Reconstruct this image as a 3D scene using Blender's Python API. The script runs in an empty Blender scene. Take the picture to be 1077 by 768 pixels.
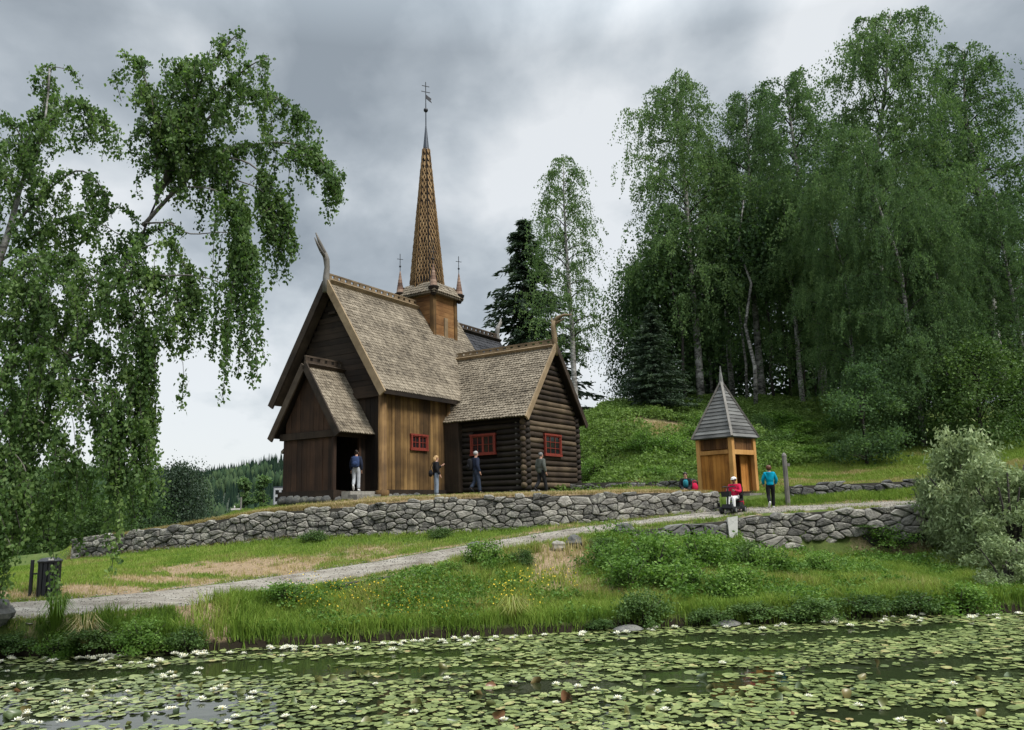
import bpy, math, random
import numpy as np
from mathutils import Vector, Matrix
PI = math.pi
random.seed(7)
RNG = np.random.default_rng(7)
SC = bpy.context.scene
COL = SC.collection

# ------------------------------------------------------------------ camera model
FPX = 845.0; EYE = 3.0; HORIZON = 533.6; ROLL = 0.026
_p = math.atan((HORIZON - 384) / FPX); CP, SP = math.cos(_p), math.sin(_p); CR, SR = math.cos(ROLL), math.sin(ROLL)
def ray(px, py):
    X = px - 538.5; Y = 384 - py
    u = (X * CR + Y * SR) / FPX; v = (-X * SR + Y * CR) / FPX
    return np.array([u, CP - v * SP, SP + v * CP])
def at(px, py, d):                      # the world point seen at a pixel, d metres ahead
    r = ray(px, py); return r / r[1] * d + np.array([0, 0, EYE])
def on_water(px, py):
    r = ray(px, py); return r / -r[2] * EYE
cam = bpy.data.cameras.new('camera'); cam.sensor_width = 36.0; cam.lens = FPX / 1077 * 36
cam.clip_start = 0.1; cam.clip_end = 6000
co = bpy.data.objects.new('camera', cam); COL.objects.link(co)
_R = Vector((1, 0, 0)); _U = Vector((0, -SP, CP)); _F = Vector((0, CP, SP))
_R2 = CR * _R - SR * _U; _U2 = SR * _R + CR * _U
co.matrix_world = Matrix(((_R2.x, _U2.x, -_F.x, 0), (_R2.y, _U2.y, -_F.y, 0), (_R2.z, _U2.z, -_F.z, EYE), (0, 0, 0, 1)))
SC.camera = co

# ------------------------------------------------------------------ helpers
def link_mesh(name, me, mat, parent=None):
    o = bpy.data.objects.new(name, me); COL.objects.link(o)
    if mat is not None and len(me.materials) == 0:
        for m in (mat if isinstance(mat, (list, tuple)) else [mat]): me.materials.append(m)
    if parent is not None: o.parent = parent
    return o
def np_mesh(name, V, F, v=None, smooth=False, mi=None):
    """V (N,3); F: array (M,k) or a list of such arrays; v: value per point"""
    me = bpy.data.meshes.new(name)
    Fs = F if isinstance(F, list) else [F]
    Fs = [np.asarray(f, dtype=np.int32) for f in Fs if len(f)]
    me.vertices.add(len(V)); me.vertices.foreach_set('co', np.asarray(V, dtype=np.float32).ravel())
    loops = np.concatenate([f.ravel() for f in Fs]); cnt = np.concatenate([np.full(len(f), f.shape[1]) for f in Fs])
    me.loops.add(len(loops)); me.loops.foreach_set('vertex_index', loops.astype(np.int32))
    me.polygons.add(len(cnt)); st = np.concatenate([[0], np.cumsum(cnt)[:-1]])
    me.polygons.foreach_set('loop_start', st.astype(np.int32))
    try: me.polygons.foreach_set('loop_total', cnt.astype(np.int32))
    except Exception: pass
    if smooth: me.polygons.foreach_set('use_smooth', np.ones(len(cnt), dtype=bool))
    if mi is not None: me.polygons.foreach_set('material_index', np.asarray(mi, dtype=np.int32))
    if v is not None:
        a = me.attributes.new('v', 'FLOAT', 'POINT'); a.data.foreach_set('value', np.asarray(v, dtype=np.float32))
    me.update(calc_edges=True); return me
class MB:
    def __init__(s): s.V = []; s.F = []; s.v = []
    def add(s, verts, faces, v=None):
        b = len(s.V); v = random.random() if v is None else v
        s.V += [tuple(map(float, q)) for q in verts]; s.v += [v] * len(verts)
        s.F += [tuple(b + i for i in f) for f in faces]; return b
    def box(s, c, d, v=None, rz=0.0, taper=1.0):
        hx, hy, hz = d[0] / 2, d[1] / 2, d[2] / 2; P = []
        for z, k in ((-hz, 1), (hz, taper)):
            for x, y in ((-hx, -hy), (hx, -hy), (hx, hy), (-hx, hy)):
                x2, y2 = x * k, y * k
                P.append((c[0] + x2 * math.cos(rz) - y2 * math.sin(rz), c[1] + x2 * math.sin(rz) + y2 * math.cos(rz), c[2] + z))
        s.add(P, [(0, 3, 2, 1), (4, 5, 6, 7), (0, 1, 5, 4), (1, 2, 6, 5), (2, 3, 7, 6), (3, 0, 4, 7)], v)
    def bar(s, a, b, w, h, up=(0, 0, 1), v=None):      # a beam from a to b, w across, h along up
        a = Vector(a); b = Vector(b); d = (b - a).normalized(); x = d.cross(Vector(up)).normalized(); y = x.cross(d)
        P = [q + x * sx * w / 2 + y * sy * h / 2 for q in (a, b) for sx, sy in ((-1, -1), (1, -1), (1, 1), (-1, 1))]
        s.add(P, [(0, 1, 2, 3), (7, 6, 5, 4), (0, 4, 5, 1), (1, 5, 6, 2), (2, 6, 7, 3), (3, 7, 4, 0)], v)
    def tube(s, path, rad, n=8, v=None, cap=True, flat=1.0):
        path = [Vector(p) for p in path]; m = len(path)
        if not isinstance(rad, (list, tuple)): rad = [rad] * m
        P = []; ref = None
        for i, p in enumerate(path):
            d = (path[min(i + 1, m - 1)] - path[max(i - 1, 0)]).normalized()
            if ref is None: ref = Vector((0, 0, 1)) if abs(d.z) < .9 else Vector((1, 0, 0))
            x = (ref - d * ref.dot(d)).normalized(); y = d.cross(x); ref = x
            for k in range(n):
                t = 2 * PI * k / n; P.append(p + (x * math.cos(t) * flat + y * math.sin(t)) * rad[i])
        F = [(i * n + k, i * n + (k + 1) % n, (i + 1) * n + (k + 1) % n, (i + 1) * n + k) for i in range(m - 1) for k in range(n)]
        if cap: F += [tuple(range(n))[::-1], tuple(range((m - 1) * n, m * n))]
        s.add(P, F, v)
    def lathe(s, prof, c, n=12, v=None):              # prof: (r, z)
        P = [(c[0] + r * math.cos(2 * PI * k / n), c[1] + r * math.sin(2 * PI * k / n), c[2] + z) for r, z in prof for k in range(n)]
        m = len(prof)
        F = [(i * n + k, i * n + (k + 1) % n, (i + 1) * n + (k + 1) % n, (i + 1) * n + k) for i in range(m - 1) for k in range(n)]
        F += [tuple(range(n))[::-1], tuple(range((m - 1) * n, m * n))]
        s.add(P, F, v)
    def blob(s, c, r, n=10, v=None, jit=0.0, seed=0):
        rr = random.Random(seed); P = []; m = n // 2 + 1
        ph = [rr.uniform(0, 6) for _ in range(6)]
        for i in range(m + 1):
            th = PI * i / m
            for k in range(n):
                f = 2 * PI * k / n; d = Vector((math.sin(th) * math.cos(f), math.sin(th) * math.sin(f), math.cos(th)))
                q = 1 + jit * (math.sin(3 * d.x + ph[0]) + math.sin(4 * d.y + ph[1]) + math.sin(5 * d.z + ph[2]) + .6 * math.sin(9 * d.x + 7 * d.y + ph[3]))/2
                P.append((c[0] + d.x * r[0] * q, c[1] + d.y * r[1] * q, c[2] + d.z * r[2] * q))
        F = [(i * n + k, (i + 1) * n + k, (i + 1) * n + (k + 1) % n, i * n + (k + 1) % n) for i in range(m) for k in range(n)]
        s.add(P, F, v)
    def build(s, name, mat, parent=None, smooth=False):
        me = bpy.data.meshes.new(name); me.from_pydata(s.V, [], s.F)
        a = me.attributes.new('v', 'FLOAT', 'POINT'); a.data.foreach_set('value', np.array(s.v, dtype=np.float32))
        if smooth: me.polygons.foreach_set('use_smooth', np.ones(len(me.polygons), dtype=bool))
        me.update(); return link_mesh(name, me, mat, parent)
def tag(o, label=None, cat=None, group=None, kind=None):
    if label: o['label'] = label
    if cat: o['category'] = cat
    if group: o['group'] = group
    if kind: o['kind'] = kind
    return o
def empty(name, loc, label, cat, rz=0.0, group=None):
    o = bpy.data.objects.new(name, None); COL.objects.link(o); o.location = loc; o.rotation_euler = (0, 0, rz); o.empty_display_size = .2
    return tag(o, label, cat, group)
def copy_thing(src, loc, rz, sc, label, group=None):
    c = src.copy(); COL.objects.link(c); c.location = loc; c.rotation_euler = (0, 0, rz); c.scale = sc if isinstance(sc, tuple) else (sc,) * 3
    c['label'] = label
    if group: c['group'] = group
    for ch in list(src.children):
        d = ch.copy(); COL.objects.link(d); d.parent = c
        for g in ch.children:
            e = g.copy(); COL.objects.link(e); e.parent = d
    return c
def sstep(a, b, x):
    t = np.clip((x - a) / (b - a), 0, 1); return t * t * (3 - 2 * t)
def vnoise(x, y, scale=1.0, seed=0):    # smooth 2D value noise 0..1
    x = np.asarray(x) * scale; y = np.asarray(y) * scale
    xi = np.floor(x).astype(np.int64); yi = np.floor(y).astype(np.int64); fx = x - xi; fy = y - yi
    fx = fx * fx * (3 - 2 * fx); fy = fy * fy * (3 - 2 * fy)
    def h(i, j):
        n = (i * 374761393 + j * 668265263 + seed * 974711) & 0x7fffffff
        n = ((n ^ (n >> 13)) * 1274126177) & 0x7fffffff
        return ((n ^ (n >> 16)) & 0xffff) / 65535.0
    return (h(xi, yi) * (1 - fx) + h(xi + 1, yi) * fx) * (1 - fy) + (h(xi, yi + 1) * (1 - fx) + h(xi + 1, yi + 1) * fx) * fy
def fnoise(x, y, scale=1.0, seed=0, oct=3):
    s = 0; a = 1; t = 0
    for i in range(oct): s = s + a * vnoise(x, y, scale * 2 ** i, seed + i * 17); t += a; a *= .5
    return s / t

# ------------------------------------------------------------------ materials
def new_mat(name):
    m = bpy.data.materials.new(name); m.use_nodes = True; nt = m.node_tree; nt.nodes.clear()
    out = nt.nodes.new('ShaderNodeOutputMaterial'); return m, nt, out
def N(nt, t, **kw):
    n = nt.nodes.new(t)
    for k, v in kw.items():
        if k in n.inputs.keys(): n.inputs[k].default_value = v
        else: setattr(n, k, v)
    return n
def ramp(nt, fac, stops):
    r = nt.nodes.new('ShaderNodeValToRGB'); e = r.color_ramp.elements
    while len(e) < len(stops): e.new(.5)
    for i, (p, c) in enumerate(stops): e[i].position = p; e[i].color = (*c, 1)
    nt.links.new(fac, r.inputs['Fac']); return r.outputs['Color']
def math_n(nt, op, a, b=None, c=None):
    n = nt.nodes.new('ShaderNodeMath'); n.operation = op
    for i, q in enumerate((a, b, c)):
        if q is None: continue
        if isinstance(q, (int, float)): n.inputs[i].default_value = q
        else: nt.links.new(q, n.inputs[i])
    return n.outputs[0]
def noise_n(nt, coord, scale, detail=4, rough=.55, stretch=None):
    if stretch is not None:
        mp = nt.nodes.new('ShaderNodeMapping'); mp.inputs['Scale'].default_value = stretch; nt.links.new(coord, mp.inputs['Vector']); coord = mp.outputs['Vector']
    n = nt.nodes.new('ShaderNodeTexNoise'); n.inputs['Scale'].default_value = scale; n.inputs['Detail'].default_value = detail; n.inputs['Roughness'].default_value = rough
    nt.links.new(coord, n.inputs['Vector']); return n.outputs['Fac']
def coords(nt, kind='Object'): return nt.nodes.new('ShaderNodeTexCoord').outputs[kind]
def attr(nt): 
    a = nt.nodes.new('ShaderNodeAttribute'); a.attribute_name = 'v'; return a.outputs['Fac']
def scaled(c, k): return tuple(min(1, x * k) for x in c)
def mat_wood(name, dark, mid, light, stretch=(14, 14, .8), scale=1.0, rough=.8, bump=.25, vamt=.6):
    m, nt, out = new_mat(name); b = N(nt, 'ShaderNodeBsdfPrincipled', Roughness=rough); b.inputs['Specular IOR Level'].default_value = .25
    c = coords(nt); n1 = noise_n(nt, c, scale, 6, .6, stretch); n2 = noise_n(nt, c, 1.1, 3, .5)
    f = math_n(nt, 'ADD', math_n(nt, 'MULTIPLY', n1, .55), math_n(nt, 'MULTIPLY', attr(nt), vamt * .55))
    f = math_n(nt, 'ADD', f, math_n(nt, 'MULTIPLY', math_n(nt, 'SUBTRACT', n2, .5), .7))
    nt.links.new(ramp(nt, f, [(.12, dark), (.45, mid), (.85, light)]), b.inputs['Base Color'])
    bp = N(nt, 'ShaderNodeBump', Strength=bump, Distance=.02); nt.links.new(n1, bp.inputs['Height']); nt.links.new(bp.outputs['Normal'], b.inputs['Normal'])
    nt.links.new(b.outputs[0], out.inputs[0]); return m
def mat_plain(name, col, rough=.7, var=.25, scale=6, bump=.0, metal=0.0, spec=.4, vamt=0.0):
    m, nt, out = new_mat(name); b = N(nt, 'ShaderNodeBsdfPrincipled', Roughness=rough, Metallic=metal); b.inputs['Specular IOR Level'].default_value = spec
    c = coords(nt); n1 = noise_n(nt, c, scale, 5, .6); f = n1
    if vamt: f = math_n(nt, 'ADD', math_n(nt, 'MULTIPLY', n1, 1 - vamt), math_n(nt, 'MULTIPLY', attr(nt), vamt))
    nt.links.new(ramp(nt, f, [(.2, scaled(col, 1 - var)), (.8, scaled(col, 1 + var))]), b.inputs['Base Color'])
    if bump:
        bp = N(nt, 'ShaderNodeBump', Strength=bump, Distance=.03); nt.links.new(n1, bp.inputs['Height']); nt.links.new(bp.outputs['Normal'], b.inputs['Normal'])
    nt.links.new(b.outputs[0], out.inputs[0]); return m
def mat_leaf(name, stops, trans=.3, rough=.55, spec=.25, tint=(.9, 1.15, .5), world_var=.0, objvar=.0):
    m, nt, out = new_mat(name); b = N(nt, 'ShaderNodeBsdfPrincipled', Roughness=rough); b.inputs['Specular IOR Level'].default_value = spec
    f = attr(nt)
    if world_var:
        n = noise_n(nt, nt.nodes.new('ShaderNodeNewGeometry').outputs['Position'], .45, 3, .5)
        f = math_n(nt, 'ADD', f, math_n(nt, 'MULTIPLY', math_n(nt, 'SUBTRACT', n, .5), world_var))
    if objvar:
        oi = nt.nodes.new('ShaderNodeObjectInfo')
        f = math_n(nt, 'ADD', f, math_n(nt, 'MULTIPLY', math_n(nt, 'SUBTRACT', oi.outputs['Random'], .5), objvar))
    colr = ramp(nt, f, stops); nt.links.new(colr, b.inputs['Base Color'])
    t = nt.nodes.new('ShaderNodeBsdfTranslucent')
    mu = nt.nodes.new('ShaderNodeMix'); mu.data_type = 'RGBA'; mu.blend_type = 'MULTIPLY'; mu.inputs[0].default_value = 1
    nt.links.new(colr, mu.inputs[6]); mu.inputs[7].default_value = (*[min(1.0, x) for x in tint], 1); nt.links.new(mu.outputs[2], t.inputs['Color'])
    mx = nt.nodes.new('ShaderNodeMixShader'); mx.inputs[0].default_value = trans
    nt.links.new(b.outputs[0], mx.inputs[1]); nt.links.new(t.outputs[0], mx.inputs[2]); nt.links.new(mx.outputs[0], out.inputs[0]); return m
def mat_stone(name, stops, lichen=(.32, .33, .26), scale=3.0):
    m, nt, out = new_mat(name); b = N(nt, 'ShaderNodeBsdfPrincipled', Roughness=.9); b.inputs['Specular IOR Level'].default_value = .2
    c = coords(nt); n1 = noise_n(nt, c, 5, 8, .65); n2 = noise_n(nt, c, 17, 4, .6); n3 = noise_n(nt, c, scale, 5, .6)
    f = math_n(nt, 'ADD', math_n(nt, 'MULTIPLY', n1, .55), math_n(nt, 'MULTIPLY', attr(nt), .45))
    base = ramp(nt, f, stops)
    mk = ramp(nt, math_n(nt, 'ADD', math_n(nt, 'MULTIPLY', n2, .4), math_n(nt, 'MULTIPLY', n3, .6)), [(.5, (0, 0, 0)), (.62, (1, 1, 1))])
    mx = nt.nodes.new('ShaderNodeMix'); mx.data_type = 'RGBA'; nt.links.new(math_n(nt, 'MULTIPLY', mk, .6), mx.inputs[0]); nt.links.new(base, mx.inputs[6]); mx.inputs[7].default_value = (*lichen, 1)
    nt.links.new(mx.outputs[2], b.inputs['Base Color'])
    bp = N(nt, 'ShaderNodeBump', Strength=.5, Distance=.04); nt.links.new(n1, bp.inputs['Height']); nt.links.new(bp.outputs['Normal'], b.inputs['Normal'])
    nt.links.new(b.outputs[0], out.inputs[0]); return m
M = {}
M['tar'] = mat_wood('tarred dark boards', (.006, .0045, .004), (.018, .012, .008), (.05, .033, .021))
M['tar_red'] = mat_wood('red brown tarred boards', (.009, .0055, .004), (.034, .018, .0105), (.08, .042, .024))
M['tar_h'] = mat_wood('tarred horizontal boards', (.008, .006, .005), (.022, .015, .010), (.055, .037, .024), stretch=(14, .8, 14))
M['honey'] = mat_wood('weathered golden boards', (.02, .012, .006), (.105, .06, .023), (.33, .20, .075), vamt=.65, stretch=(12, 12, .45))
M['tower'] = mat_wood('golden brown tower boards', (.05, .024, .01), (.17, .082, .03), (.33, .18, .07), stretch=(2, 2, 14))
M['log'] = mat_wood('weathered logs shaded side', (.005, .004, .0035), (.018, .013, .0095), (.06, .045, .032), stretch=(9, .6, 12), vamt=.75)  # side wall logs, the shade of that side put into a darker colour
M['log_x'] = mat_wood('weathered logs lit side', (.008, .006, .005), (.042, .029, .019), (.15, .11, .068), stretch=(.6, 9, 12), vamt=.75)  # same timber on the south gable, sunlight put into a lighter brown
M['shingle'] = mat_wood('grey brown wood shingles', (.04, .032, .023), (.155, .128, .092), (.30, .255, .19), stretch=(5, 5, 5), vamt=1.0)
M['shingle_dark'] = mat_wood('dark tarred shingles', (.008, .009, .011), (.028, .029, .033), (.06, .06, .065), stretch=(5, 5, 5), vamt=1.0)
M['shingle_gold'] = mat_wood('golden spire shingles', (.03, .018, .01), (.19, .115, .05), (.34, .23, .115), stretch=(3, 3, 3), vamt=1.1)
M['turret'] = mat_wood('faded red brown turret shingles', (.04, .025, .018), (.15, .09, .065), (.28, .19, .14), stretch=(4, 4, 4), vamt=1.2)
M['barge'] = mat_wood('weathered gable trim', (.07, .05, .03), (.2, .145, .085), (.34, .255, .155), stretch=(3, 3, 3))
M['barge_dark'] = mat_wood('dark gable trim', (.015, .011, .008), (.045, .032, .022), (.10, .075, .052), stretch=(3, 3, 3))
M['greywood'] = mat_wood('silver grey old wood', (.055, .05, .045), (.15, .14, .125), (.28, .265, .24), stretch=(6, 6, 2))
M['red'] = mat_plain('red window paint', (.17, .026, .015), .65, .55, 14)
M['white'] = mat_plain('white window putty', (.5, .48, .44), .6, .1)
M['glass'] = mat_plain('dark window glass', (.012, .013, .014), .08, .2, spec=.6)
M['iron'] = mat_plain('dark wrought iron', (.03, .032, .036), .5, .3, metal=.6)
M['lead'] = mat_plain('blue grey sheet metal', (.045, .055, .07), .5, .25, metal=.3)
M['stone'] = mat_stone('grey field stones', [(.2, (.045, .044, .042)), (.5, (.155, .148, .132)), (.8, (.32, .30, .265))], (.44, .43, .36))
M['stone_dark'] = mat_stone('dark field stones', [(.2, (.035, .035, .036)), (.5, (.095, .095, .09)), (.8, (.19, .185, .17))], (.2, .2, .16))
M['core'] = mat_plain('dark earth between stones', (.04, .037, .03), .95, .4)
M['kiosk'] = mat_wood('orange brown kiosk boards', (.12, .045, .01), (.36, .15, .03), (.55, .27, .07), vamt=.5)
M['kiosk_dark'] = mat_wood('dark brown kiosk boards', (.03, .014, .006), (.10, .045, .015), (.2, .1, .035), vamt=.6)
M['kiosk_post'] = mat_wood('golden kiosk posts', (.2, .09, .025), (.45, .235, .075), (.6, .36, .14), vamt=.4)
M['kiosk_roof'] = mat_wood('grey board roof', (.035, .035, .034), (.105, .105, .10), (.20, .20, .19), stretch=(2, 2, 12), vamt=.9)

# ------------------------------------------------------------------ plan curves (pixel and distance -> world)
def curve(pts):
    W = np.array([at(*p) for p in pts]); W = W[np.argsort(W[:, 0])]
    return (lambda x, W=W: np.interp(x, W[:, 0], W[:, 1])), W
SHW = [(-16, 12.2, 0), (-12.2, 14.4, 0)] + [tuple(on_water(*p)) for p in [(0, 692), (60, 691), (120, 690), (180, 688), (235, 683), (330, 678), (430, 673), (530, 668), (600, 665), (650, 661), (750, 658), (850, 654), (950, 648), (1077, 643)]] + [(20, 20.6, 0), (40, 19, 0)]
SHW = np.array(SHW)
def y_shore(x): return np.interp(x, SHW[:, 0], SHW[:, 1]) + .25 * (fnoise(x, x * 0 + 3.3, .9, 5) - .5) * 1.2
NEAR = [(-260, 675, 16.8), (-120, 662, 17.9), (0, 655, 18.6), (100, 648, 19.2), (190, 640, 20), (250, 628, 21.2), (360, 612, 23), (480, 591, 25), (600, 566, 27.2), (660, 556, 28.4), (706, 551, 29.2), (790, 541, 30.6), (900, 535, 31.4), (1000, 530, 32), (1100, 525, 32.6)]
FAR = [(-260, 650, 19), (-120, 641, 19.9), (0, 633, 20.6), (100, 627, 21.4), (190, 618, 22.4), (300, 604, 24.6), (400, 589, 26.2), (500, 571, 27.8), (600, 555.5, 29.2), (665, 548, 30.2), (721, 540.5, 31.2), (790, 534, 32.4), (860, 531, 33), (950, 527, 33.4), (1100, 520, 34.2)]
y_near, NW = curve(NEAR); y_far, FW = curve(FAR)
WB = [(75, 592, 33), (110, 587, 32.2), (150, 582, 31.6), (230, 575, 30.8), (300, 568, 30.4), (400, 564, 30), (450, 562, 29.9), (560, 556, 30.1), (640, 551, 30.5), (690, 547, 31), (757, 540, 31.9)]
WT = [(75, 571, 33.2), (110, 566, 32.4), (150, 561, 31.8), (230, 548.5, 31), (300, 539, 30.6), (400, 529, 30.2), (450, 524.5, 30.1), (560, 521, 30.3), (640, 518.5, 30.7), (700, 517, 31.2), (757, 517.5, 32.1)]
y_wall, WBW = curve(WB); _, WTW = curve(WT)
WX0, WX1 = WBW[0, 0], WBW[-1, 0]
wall_bot = lambda x: np.interp(x, WBW[:, 0], WBW[:, 2])
wall_top = lambda x: np.interp(x, WTW[:, 0], WTW[:, 2])

# church frame
CO = np.array([-5.595, 34.2, 3.5]); CA = math.radians(57.755)
cux = np.array([math.cos(CA), math.sin(CA), 0]); cuy = np.array([-math.sin(CA), math.cos(CA), 0])
def ch(x, y, z=0): return CO + cux * x + cuy * y + np.array([0, 0, z])

LOWP = [at(*p) for p in NEAR] + [at(*p) for p in FAR] + list(WBW)
for x, y, z in SHW[1:-1]: LOWP.append(np.array([x, y + .5, .3]))
LOWP += [at(*p) for p in [(820, 520, 34.5), (900, 516, 35), (1000, 512, 35), (-100, 600, 33), (-250, 610, 33)]]
# bank foot below the stone edging and the hill
LOWP += [at(*p) for p in [(620, 590, 25.2), (700, 585, 26.5), (790, 567, 29.3), (850, 562, 30.2), (920, 560, 30.6), (1000, 560, 30.6), (1077, 575, 29), (700, 620, 23.2), (900, 610, 24.5)]]
HIGHP = list(WTW) + [ch(*q) for q in [(0, 0), (4.7, 0), (4.7, -4.3), (9.5, -4.3), (-2, 4), (-2, .5), (14, 3), (14, -2), (7, 9), (0, 8)]]
HIGHP += [np.array(q) for q in [(-20, 42, 1.4), (-30, 40, .8), (-40, 50, 0), (-16, 50, 1.4), (-10, 60, 2.0), (-30, 65, -1), (-14, 36, 2.35), (-12.2, 38.5, 2.7), (-15, 40, 1.9), (-18, 37.5, 1.6), (-12.5, 34.2, 2.75), (-10.8, 32.5, 2.95)]]
HIGHP += [at(*p) for p in [(640, 514, 37), (735, 512, 37.5), (640, 500, 41), (700, 500, 41), (640, 436, 53), (700, 437, 52), (640, 470, 46.5), (700, 475, 46), (760, 480, 44.5), (780, 430, 55),
        (850, 430, 56), (830, 460, 50), (850, 503, 41), (765, 521, 36), (820, 514, 36.2), (900, 430, 58), (900, 485, 44), (960, 505, 38), (1000, 500, 38), (1077, 480, 40), (1077, 440, 52), (1020, 440, 54), (1150, 430, 52)]]
HIGHP += [np.array(q) for q in [(8, 70, 9), (25, 75, 10), (45, 70, 11), (0, 62, 6.5), (-4, 70, 4), (20, 100, 9), (60, 60, 10), (-10, 90, 0), (60, 100, 10)]]
def tps(P, lam=.02):
    P = np.array(P, dtype=float); n = len(P); X = P[:, :2]
    def U(r2): return .5 * r2 * np.log(r2 + 1e-9)
    K = U(((X[:, None] - X[None]) ** 2).sum(-1)) + lam * np.eye(n); Q = np.hstack([np.ones((n, 1)), X])
    A = np.zeros((n + 3, n + 3)); A[:n, :n] = K; A[:n, n:] = Q; A[n:, :n] = Q.T
    s = np.linalg.solve(A, np.concatenate([P[:, 2], np.zeros(3)]))
    def f(x, y):
        x = np.asarray(x, float).ravel(); y = np.asarray(y, float).ravel(); o = np.empty(len(x))
        for i in range(0, len(x), 20000):
            q = np.stack([x[i:i + 20000], y[i:i + 20000]], 1); o[i:i + 20000] = U(((q[:, None] - X[None]) ** 2).sum(-1)) @ s[:n] + s[n] + q @ s[n + 1:]
        return o
    return f
DROPS = [(at(775, 545, 30.4)[0], at(985, 530, 31.8)[0], 1.15, 3.2), (at(352, 614, 22.8)[0], at(466, 594, 24.7)[0], .3, 1.6), (at(660, 557, 28.4)[0], at(770, 545, 30.3)[0], .32, 2.0)]
_low = tps(LOWP, .3); _high = tps(HIGHP, .3)
def ground(x, y):
    sh = np.shape(x); x = np.asarray(x, float).ravel(); y = np.asarray(y, float).ravel()
    xc = np.clip(x, -45, 62); yc = np.clip(y, 8, 105)
    lo = np.clip(_low(xc, np.clip(yc, 8, 40)), -3, 5); hi = np.clip(_high(xc, np.clip(yc, 28, 105)), -4, 13)
    # where the terrace begins: a step at the wall, a slope elsewhere
    yw = np.where(x < WX0, np.interp(x, [-45, WX0], [36, WBW[0, 1]]), np.where(x > WX1, np.interp(x, [WX1, WX1 + 1.0, 10.9, 11.6, 12.5, 14.2, 17, 60], [WBW[-1, 1] + .6, 33.3, 33.5, 34.1, 34.35, 34.75, 35.0, 35.5]), y_wall(x)))
    wid = np.where(x < WX0, .4 + 2.6 * np.clip((WX0 - x) / 2, 0, 1), np.where(x > WX1, np.interp(x, [WX1, WX1 + .6, 11.2, 11.8, 17, 19], [.4, 1.0, 1.0, .4, .4, 2.5]), .4))
    hi = np.where((x > WX0 - 2) & (x < -3.5) & (y < yw + 6), np.minimum(hi, wall_top(x) + .0 + .10 * np.maximum(y - yw, 0)), hi)
    w = sstep(0, 1, (y - yw - .12) / wid)
    z = lo * (1 - w) + hi * w
    # flat path bed
    yn, yf = y_near(x), y_far(x); t = np.clip((y - yn) / (yf - yn), 0, 1)
    zn = np.interp(x, NW[:, 0], NW[:, 2]); zf = np.interp(x, FW[:, 0], FW[:, 2]); zp = zn * (1 - t) + zf * t
    wp = sstep(-.35, .0, y - yn) * sstep(.35, .0, y - yf) * (x > -20) * (x < 24)
    z = z * (1 - wp) + zp * wp
    # the ground drops below the stone edgings of the path
    dn = yn - .14 - y
    for x0, x1, D, fall in DROPS: z = z - np.where(dn > 0, 1, 0) * np.clip(sstep(x0 - .3, x0 + .4, x) * sstep(x1 + .4, x1 - .3, x), 0, 1) * D * sstep(0, .12, dn) * sstep(fall, .5, dn)
    # gentle lumps, pond bed, far plain
    z = z + (fnoise(x, y, .6, 11) - .5) * .16 * (1 - wp) * sstep(.2, 1.5, np.abs(y - yw))
    d = y - y_shore(x); z = np.where(d < .6, -.9 + (np.maximum(z, .26) + .9) * sstep(-.3, .1, d), z)
    r = np.hypot(x - 5, y - 40); k = sstep(75, 150, r); z = z * (1 - k) + (-5) * k
    return z.reshape(sh)
def gz(x, y): return float(ground(np.array([x]), np.array([y]))[0])
def hit(px, py, lo=12, hi=90):
    r = ray(px, py); r = r / r[1]; ds = np.arange(lo, hi, .08)
    P = r[None] * ds[:, None] + np.array([0, 0, EYE]); g = ground(P[:, 0], P[:, 1]); i = np.argmax(P[:, 2] <= g)
    if P[i, 2] > g[i]: i = len(ds) - 1
    return np.array([P[i, 0], P[i, 1], g[i]])

# bare and dry spots (x, y, radius x, radius y, strength)
SPOTS = []
for px, py, rx, ry, s in [(250, 599, 2.5, 1.5, 1), (290, 604, 1.8, .6, .9), (330, 590, 1.9, 1.0, .65), (390, 580, 1.5, .8, .5), (180, 611, 2.2, .7, .9), (110, 621, 2.2, .5, .9), (20, 626, 2, .4, .7), (420, 575, 1.6, .7, .35), (560, 590, 1.1, .9, 1), (590, 584, 1.3, 1.1, 1.0), (575, 600, 1.0, .9, .9), (600, 592, 1.0, .9, .9), (565, 612, 1.0, .8, .6), (612, 578, 1.0, .8, .9), (590, 600, 1.1, .8, .8),
                          (635, 620, 1.5, .7, .7), (610, 610, 1.1, .8, .7), (215, 650, .7, 1.0, 1.0), (232, 668, .6, .8, .9), (205, 640, .9, .6, 1), (690, 448, 3.5, 2, .9), (880, 499, 3, .5, .8), (850, 507, 3.2, .6, .9), (1040, 595, 2.5, 1.6, .5), (930, 575, 2.5, .6, .5)]:
    h = hit(px, py); SPOTS.append((h[0], h[1], rx, ry, s))
def dryness(x, y):
    d = np.zeros(np.shape(x))
    wob = (fnoise(x, y, 1.7, 31) - .5) * 1.1
    for sx, sy, rx, ry, s in SPOTS:
        q = np.sqrt(((x - sx) / rx) ** 2 + ((y - sy) / ry) ** 2) + wob; d = np.maximum(d, s * sstep(1.15, .55, q))
    yw = y_wall(x); on = (x > WX0) & (x < WX1 - .3)
    d = np.maximum(d, .9 * on * sstep(.0, .2, y - yw) * sstep(4.2, 1.4, y - yw + wob))
    d = np.maximum(d, .75 * sstep(WX1 - 10, WX1 - 6, x) * sstep(1.5, .4, np.abs(y - 38 + wob)))
    yn, yf = y_near(x), y_far(x)
    d = np.maximum(d, .75 * sstep(.6, .05, y - yf + wob * .5) * (y > yf)); d = np.maximum(d, .5 * sstep(.35, 0, yn - y + wob * .3) * (y < yn))
    return np.clip(d + .35 * sstep(.55, .8, fnoise(x, y, .5, 77)), 0, 1)

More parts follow.
